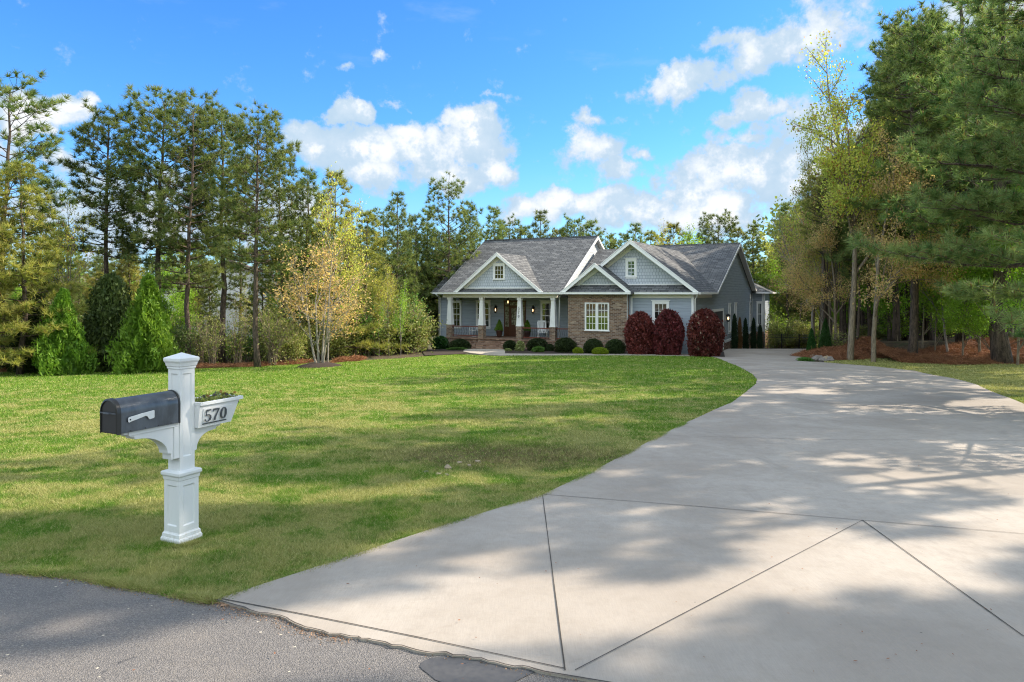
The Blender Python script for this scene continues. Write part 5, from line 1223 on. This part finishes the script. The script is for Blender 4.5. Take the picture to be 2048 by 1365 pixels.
# ================================================================== small stones
def rock(x, y, s, mat, label, seed, sink=.3, group=None, z=None):
    rg = random.Random(seed); bm = bmesh.new(); bmesh.ops.create_icosphere(bm, subdivisions=2, radius=1)
    ph = [rg.random()*6 for _ in range(4)]
    for v in bm.verts:
        k = 1+.16*math.sin(3*v.co.x+ph[0])+.14*math.sin(4*v.co.y+ph[1])+.1*math.sin(5*v.co.z+ph[2]); v.co *= k; v.co = Vector((v.co.x*s[0], v.co.y*s[1], v.co.z*s[2]))
    me = bpy.data.meshes.new('rock'); bm.to_mesh(me); bm.free(); me.materials.append(M[mat]); o = bpy.data.objects.new('rock', me); COL.objects.link(o)
    o.location = (x, y, h1(x,y)+s[2]*(1-2*sink)+.03); o.rotation_euler = (0,0,rg.random()*3); tag(o, label, 'rock', group); return o
RG = 'rocks set in the worn patch of lawn'
for px, py, s, mat, lab in ((897,943,(0.048, 0.036, 0.034),'rock','largest tan stone in the worn patch of lawn beside the drive'),(877,955,(0.036, 0.028, 0.014),'rock','flat pale stone left of the tan one in the worn patch'),(893,956,(0.04, 0.024, 0.011),'rock_g','flat grey stone in front of the tan one in the worn patch'),(919,931,(0.036, 0.028, 0.016),'rock','small pale stone behind the tan one in the worn patch'),(938,938,(0.028, 0.024, 0.016),'rock','small pale stone to the right of the tan one in the worn patch'),(955,929,(0.04, 0.028, 0.016),'rock','pale stone farthest right in the worn patch'),(852,950,(0.028, 0.024, 0.013),'rock_g','small grey stone at the left end of the worn patch')):
    x, y = G(px, py); rock(x, y, s, mat, lab, px, .28, RG)
for i, (px, py) in enumerate(((1628,718),(1638,722),(1650,719),(1634,714),(1661,724),(1644,714),(1622,713),(1666,718),(1645,725),(1655,723),(1631,722),(1640,717))):
    x, y = G(px, py); rock(x, y, (.24-.04*(i%3),.19,.13+.025*(i%2)), 'rock_g' if i%3 else 'rock', 'grey brown rock in the pile beside the drive near the small arborvitae', i, .25, 'rock pile at the end of the straw bank')

# ================================================================== strewn stuff: straw, grass
def straw(name, poly_fn, n_, L, w, label, seed, mat='straw', lift=.06, tilt=.35, ext=None):
    rng = np.random.default_rng(seed); P0 = poly_fn(rng, n_); n_ = len(P0); z = hgt(P0[:,0], P0[:,1]); a = rng.random(n_)*6.283
    d = np.stack([np.cos(a), np.sin(a), rng.normal(0,tilt,n_)],1); l = (L*(.5+rng.random(n_)))[:,None]; c = np.stack([P0[:,0],P0[:,1],z+.02+rng.random(n_)**2*lift],1)
    x = np.cross(d, rnd_dirs(rng,n_)); x /= np.linalg.norm(x,axis=1,keepdims=True)
    V = np.stack([c-d*l*.5-x*w*.5, c-d*l*.5+x*w*.5, c+d*l*.5],1).reshape(-1,3)
    o = np_mesh(name, V, np.arange(3*n_).reshape(-1,3), M[mat], tint=np.repeat(np.clip(rng.normal(.45,.25,n_),0,.85),3)); o['kind'] = 'stuff'
    if label: o['label'] = label
    return o
def mound(name, edge, wid, hmax, mat, seed):
    """a low ridge heaped along an edge line (world points), wid deep away from the lens"""
    nseg = 120; E = smooth_path([(x,y,0) for x,y in edge], nseg); rows = 14; V = []; rg = np.random.default_rng(seed); ph = rg.random(5)*6
    for i in range(nseg):
        for j in range(rows):
            t = j/(rows-1); x, y = E[i,0], E[i,1]+wid*t; prof_ = math.sin(min(1,t*2.0)*math.pi/2)*(1-.55*max(0,t-.5)*2)
            k = (1+.25*math.sin(i*.13+ph[0])+.18*math.sin(i*.37+ph[1]+t*3)+.10*math.sin(i*.9+t*9+ph[2])); endf = min(1, i/8, (nseg-1-i)/8)
            V.append((x, y, h1(x,y)+.0+(.03 if 0<j<rows-1 else -.03)+hmax*prof_*k*endf))
    ii_ = [(i*rows+j, (i+1)*rows+j, (i+1)*rows+j+1, i*rows+j+1) for i in range(nseg-1) for j in range(rows-1)]
    o = np_mesh(name, np.array(V), np.array(ii_), M[mat], smooth=True); o['kind'] = 'structure'; return np.array(V).reshape(nseg,rows,3)
M['strawbed'] = simple('straw_bed', (0.15,0.055,0.03), 1, var=.6, vs=14)
gr = mound('straw_bank', gp([(1655,723),(1700,722),(1750,718),(1795,716)])+gp([(1806,727),(1860,730),(1916,732),(2000,731),(2060,730),(2200,728)]), 4.5, .30, 'strawbed', 3)
def on_grid(Gd, rng, n_):
    i = rng.random(n_)*(Gd.shape[0]-1.001); j = rng.random(n_)**1.3*(Gd.shape[1]-1.001); a, b_ = i.astype(int), j.astype(int); fi, fj = (i-a)[:,None], (j-b_)[:,None]
    return (Gd[a,b_]*(1-fi)+Gd[a+1,b_]*fi)*(1-fj)+(Gd[a,b_+1]*(1-fi)+Gd[a+1,b_+1]*fi)*fj
rng = np.random.default_rng(8); n_ = 90000; c = on_grid(gr, rng, n_); c[:,2] += .01+rng.random(n_)**2*.07; a = rng.random(n_)*6.283
d = np.stack([np.cos(a),np.sin(a),rng.normal(0,.4,n_)],1); l = (.14+.2*rng.random(n_))[:,None]; x = np.cross(d, rnd_dirs(rng,n_)); x /= np.linalg.norm(x,axis=1,keepdims=True)
V = np.stack([c-d*l*.5-x*.006, c-d*l*.5+x*.006, c+d*l*.5],1).reshape(-1,3)
o = np_mesh('pine_straw', V, np.arange(3*n_).reshape(-1,3), M['straw'], tint=np.repeat(np.clip(rng.normal(.45,.3,n_),0,.85),3)); tag(o, 'loose red brown pine straw heaped on the bank', None, None, 'stuff')
el_ = gp([(-150,749),(0,747),(150,745),(300,742),(430,738),(560,732),(600,730)]); gl_ = mound('straw_edge', el_, 2.2, .07, 'strawbed', 5)
er_ = gp([(660,728),(690,725),(720,723.5)]); gl2 = mound('straw_edge', er_, 1.6, .12, 'strawbed', 6)
for Gd, n_, sd in ((gl_, 42000, 1),(gl2, 6000, 2)):
    rng = np.random.default_rng(sd); c = on_grid(Gd, rng, n_); c[:,2] += .01+rng.random(n_)**2*.06; a = rng.random(n_)*6.283
    d = np.stack([np.cos(a),np.sin(a),rng.normal(0,.35,n_)],1); l = (.12+.2*rng.random(n_))[:,None]; x = np.cross(d, rnd_dirs(rng,n_)); x /= np.linalg.norm(x,axis=1,keepdims=True)
    o = np_mesh('pine_straw', np.stack([c-d*l*.5-x*.006, c-d*l*.5+x*.006, c+d*l*.5],1).reshape(-1,3), np.arange(3*n_).reshape(-1,3), M['straw'], tint=np.repeat(np.clip(rng.normal(.5,.3,n_),0,.85),3)); tag(o, 'thin strip of red pine straw along the left edge of the lawn', None, None, 'stuff')
# mulch ring under the maple
mr_ = MB(); mr_.lathe((x_,y_,h1(x_,y_)), [(1.05,.0),(.85,.10),(.4,.20),(.1,.22)], 28); o = mr_.build('mulch_ring', M['mulch']); o['kind'] = 'structure'

def inside(P, poly):
    x, y = P[:,0], P[:,1]; c = np.zeros(len(P), bool); j = len(poly)-1
    for i in range(len(poly)):
        xi, yi = poly[i]; xj, yj = poly[j]
        with np.errstate(divide='ignore', invalid='ignore'):
            k = ((yi > y) != (yj > y)) & (x < (xj-xi)*(y-yi)/(yj-yi)+xi)
        c ^= k; j = i
    return c
def blades(name, poly, N, Y0, Y1, label, seed, xr=(-.80,.80), pw=1.75, hk=1.0):
    rng = np.random.default_rng(seed); u = rng.random(N); Y = (Y0**(1-pw)+u*(Y1**(1-pw)-Y0**(1-pw)))**(1/(1-pw)); X = Y*rng.uniform(xr[0],xr[1],N)
    P0 = np.stack([X,Y],1); P0 = P0[inside(P0, poly)]
    X, Y = P0[:,0], P0[:,1]; dd_ = (X+2.69)**2+(Y-5.6)**2; ok = dd_ > .013; P0 = P0[ok]; X, Y = P0[:,0], P0[:,1]; n_ = len(X); z = hgt(X,Y)+.02; sc_ = np.clip(Y/5.5,1,5.0)
    hh = hk*(.015+.020*rng.random(n_))*(1+.22*(sc_-1))*(1+.35*np.sin(X*2.3+1.3*np.sin(Y*1.7))*np.sin(Y*2.9)); w_ = .0030*sc_*(.8+.5*rng.random(n_)); a = rng.random(n_)*6.283; ln_ = rng.normal(0,.75,(n_,2))*hh[:,None]
    bx_, by_ = np.cos(a)*w_, np.sin(a)*w_; B = np.stack([X,Y,z],1)
    V = np.stack([B-np.stack([bx_,by_,0*bx_],1), B+np.stack([bx_,by_,0*bx_],1), B+np.stack([ln_[:,0],ln_[:,1],hh],1)],1).reshape(-1,3)
    o = np_mesh(name, V, np.arange(3*n_).reshape(-1,3), M['blades'], tint=np.repeat(rng.random(n_),3)); tag(o, label, None, None, 'stuff'); return n_
nb = blades('grass', lawn_l, 1350000, 4.0, 38, 'short green and tan lawn grass left of the driveway', 1, pw=1.9)
blades('grass', [(mx_+.2*math.cos(t), my_+.2*math.sin(t)) for t in np.linspace(0,6.28,13)[:-1]], 60000, 5.2, 6.0, 'longer grass uncut round the foot of the mailbox post', 9, (-.56,-.40), hk=1.3)
blades('grass', lawn_r, 160000, 12, 34, 'short lawn grass between driveway and straw bank', 2, (.3,.80), 1.4)
print('blades', nb)
# grass leaning out over the edges of slab and road, grit along the broken edge
def along(P, n_, spread, rng):
    P = np.array(P, float); seg = np.linalg.norm(np.diff(P,axis=0),axis=1); cum = np.concatenate([[0],np.cumsum(seg)]); t = rng.random(n_)*cum[-1]
    return np.stack([np.interp(t,cum,P[:,0])+rng.normal(0,spread,n_), np.interp(t,cum,P[:,1])+rng.normal(0,spread,n_)],1)
rng = np.random.default_rng(31); P0 = np.concatenate([along(dl[:8],26000,.022,rng), along(road_edge[:4],15000,.022,rng)]); n_ = len(P0); z = hgt(P0[:,0],P0[:,1])+.02; hh = .02+.035*rng.random(n_)*(.6+.4*np.sin(P0[:,0]*9)); a = rng.random(n_)*6.283; w_ = .0035; ln_ = rng.normal(0,.9,(n_,2))*hh[:,None]; B = np.stack([P0[:,0],P0[:,1],z],1); b2 = np.stack([np.cos(a)*w_,np.sin(a)*w_,0*a],1)
o = np_mesh('grass', np.stack([B-b2,B+b2,B+np.stack([ln_[:,0],ln_[:,1],hh],1)],1).reshape(-1,3), np.arange(3*n_).reshape(-1,3), M['blades'], tint=np.repeat(rng.random(n_),3)); tag(o, 'ragged grass fringe hanging over drive and road edges', None, None, 'stuff')
P0 = along(re2[:1]+road_edge[:8], 2600, .05, rng); P1 = along(re2[k3:]+right[:20], 1400, .035, rng); P0 = np.concatenate([P0,P1]); n_ = len(P0); C = np.stack([P0[:,0],P0[:,1],hgt(P0[:,0],P0[:,1])+.036],1)
V, Fc = leaf_quads(rng, C, .009, asp=.8); o = np_mesh('grit', V, Fc, M['earth'], tint=None); tag(o, 'loose grit and crumbs along the broken road edge', None, None, 'stuff')
# leaf litter and dry bits on slab and road
rng = np.random.default_rng(12); n_ = 260; Y = 3.2+rng.random(n_)**1.5*20; X = Y*rng.uniform(-.6,.74,n_); P0 = np.stack([X,Y],1); P0 = P0[inside(P0, drive_poly)|inside(P0, road_poly)]; n_ = len(P0)
C = np.stack([P0[:,0],P0[:,1],hgt(P0[:,0],P0[:,1])+.052],1); V, Fc = leaf_quads(rng, C, .022, flat=3.0, asp=.4); V[:,2] = np.repeat(C[:,2],4)+rng.random(len(V))*.004
o = np_mesh('leaf_litter', V, Fc, M['straw'], tint=np.repeat(rng.random(n_)*.8,4)); tag(o, 'few dry brown bits lying on drive and road', None, None, 'stuff')
# far wood
rng = np.random.default_rng(15); n_ = 60000; px = rng.uniform(-900, 3000, n_); Y = rng.uniform(84, 100, n_); X = (px-CX)/F*Y; top = 5.5+1.6*np.sin(px*.021)+1.2*np.sin(px*.057+1)+.9*np.sin(px*.13); top = np.where(px > 1500, top+3.5, top); zz = hgt(X,Y)+rng.random(n_)**.85*(top+6)
V, Fc = leaf_quads(rng, np.stack([X,Y,zz],1), .65, asp=.6); o = np_mesh('distant_woods', V, Fc, M['pine_a'], tint=np.repeat(np.clip(rng.normal(.4,.25,n_),0,.85),4)); tag(o, 'far wood closing the view behind house and trees', None, None, 'stuff')
# wood across the road (behind the lens), seen only in the window reflections
n_ = 26000; X = rng.uniform(-60,60,n_); Y = rng.uniform(-34,-22,n_); zz = rng.random(n_)*(12+2*np.sin(X*.5)+2*np.sin(X*1.3)); V, Fc = leaf_quads(rng, np.stack([X,Y,zz],1), .8, asp=.6)
o = np_mesh('roadside_woods', V, Fc, M['decid_g'], tint=np.repeat(rng.random(n_)*.5,4)); tag(o, 'green wood across the road mirrored in the window panes', None, None, 'stuff')
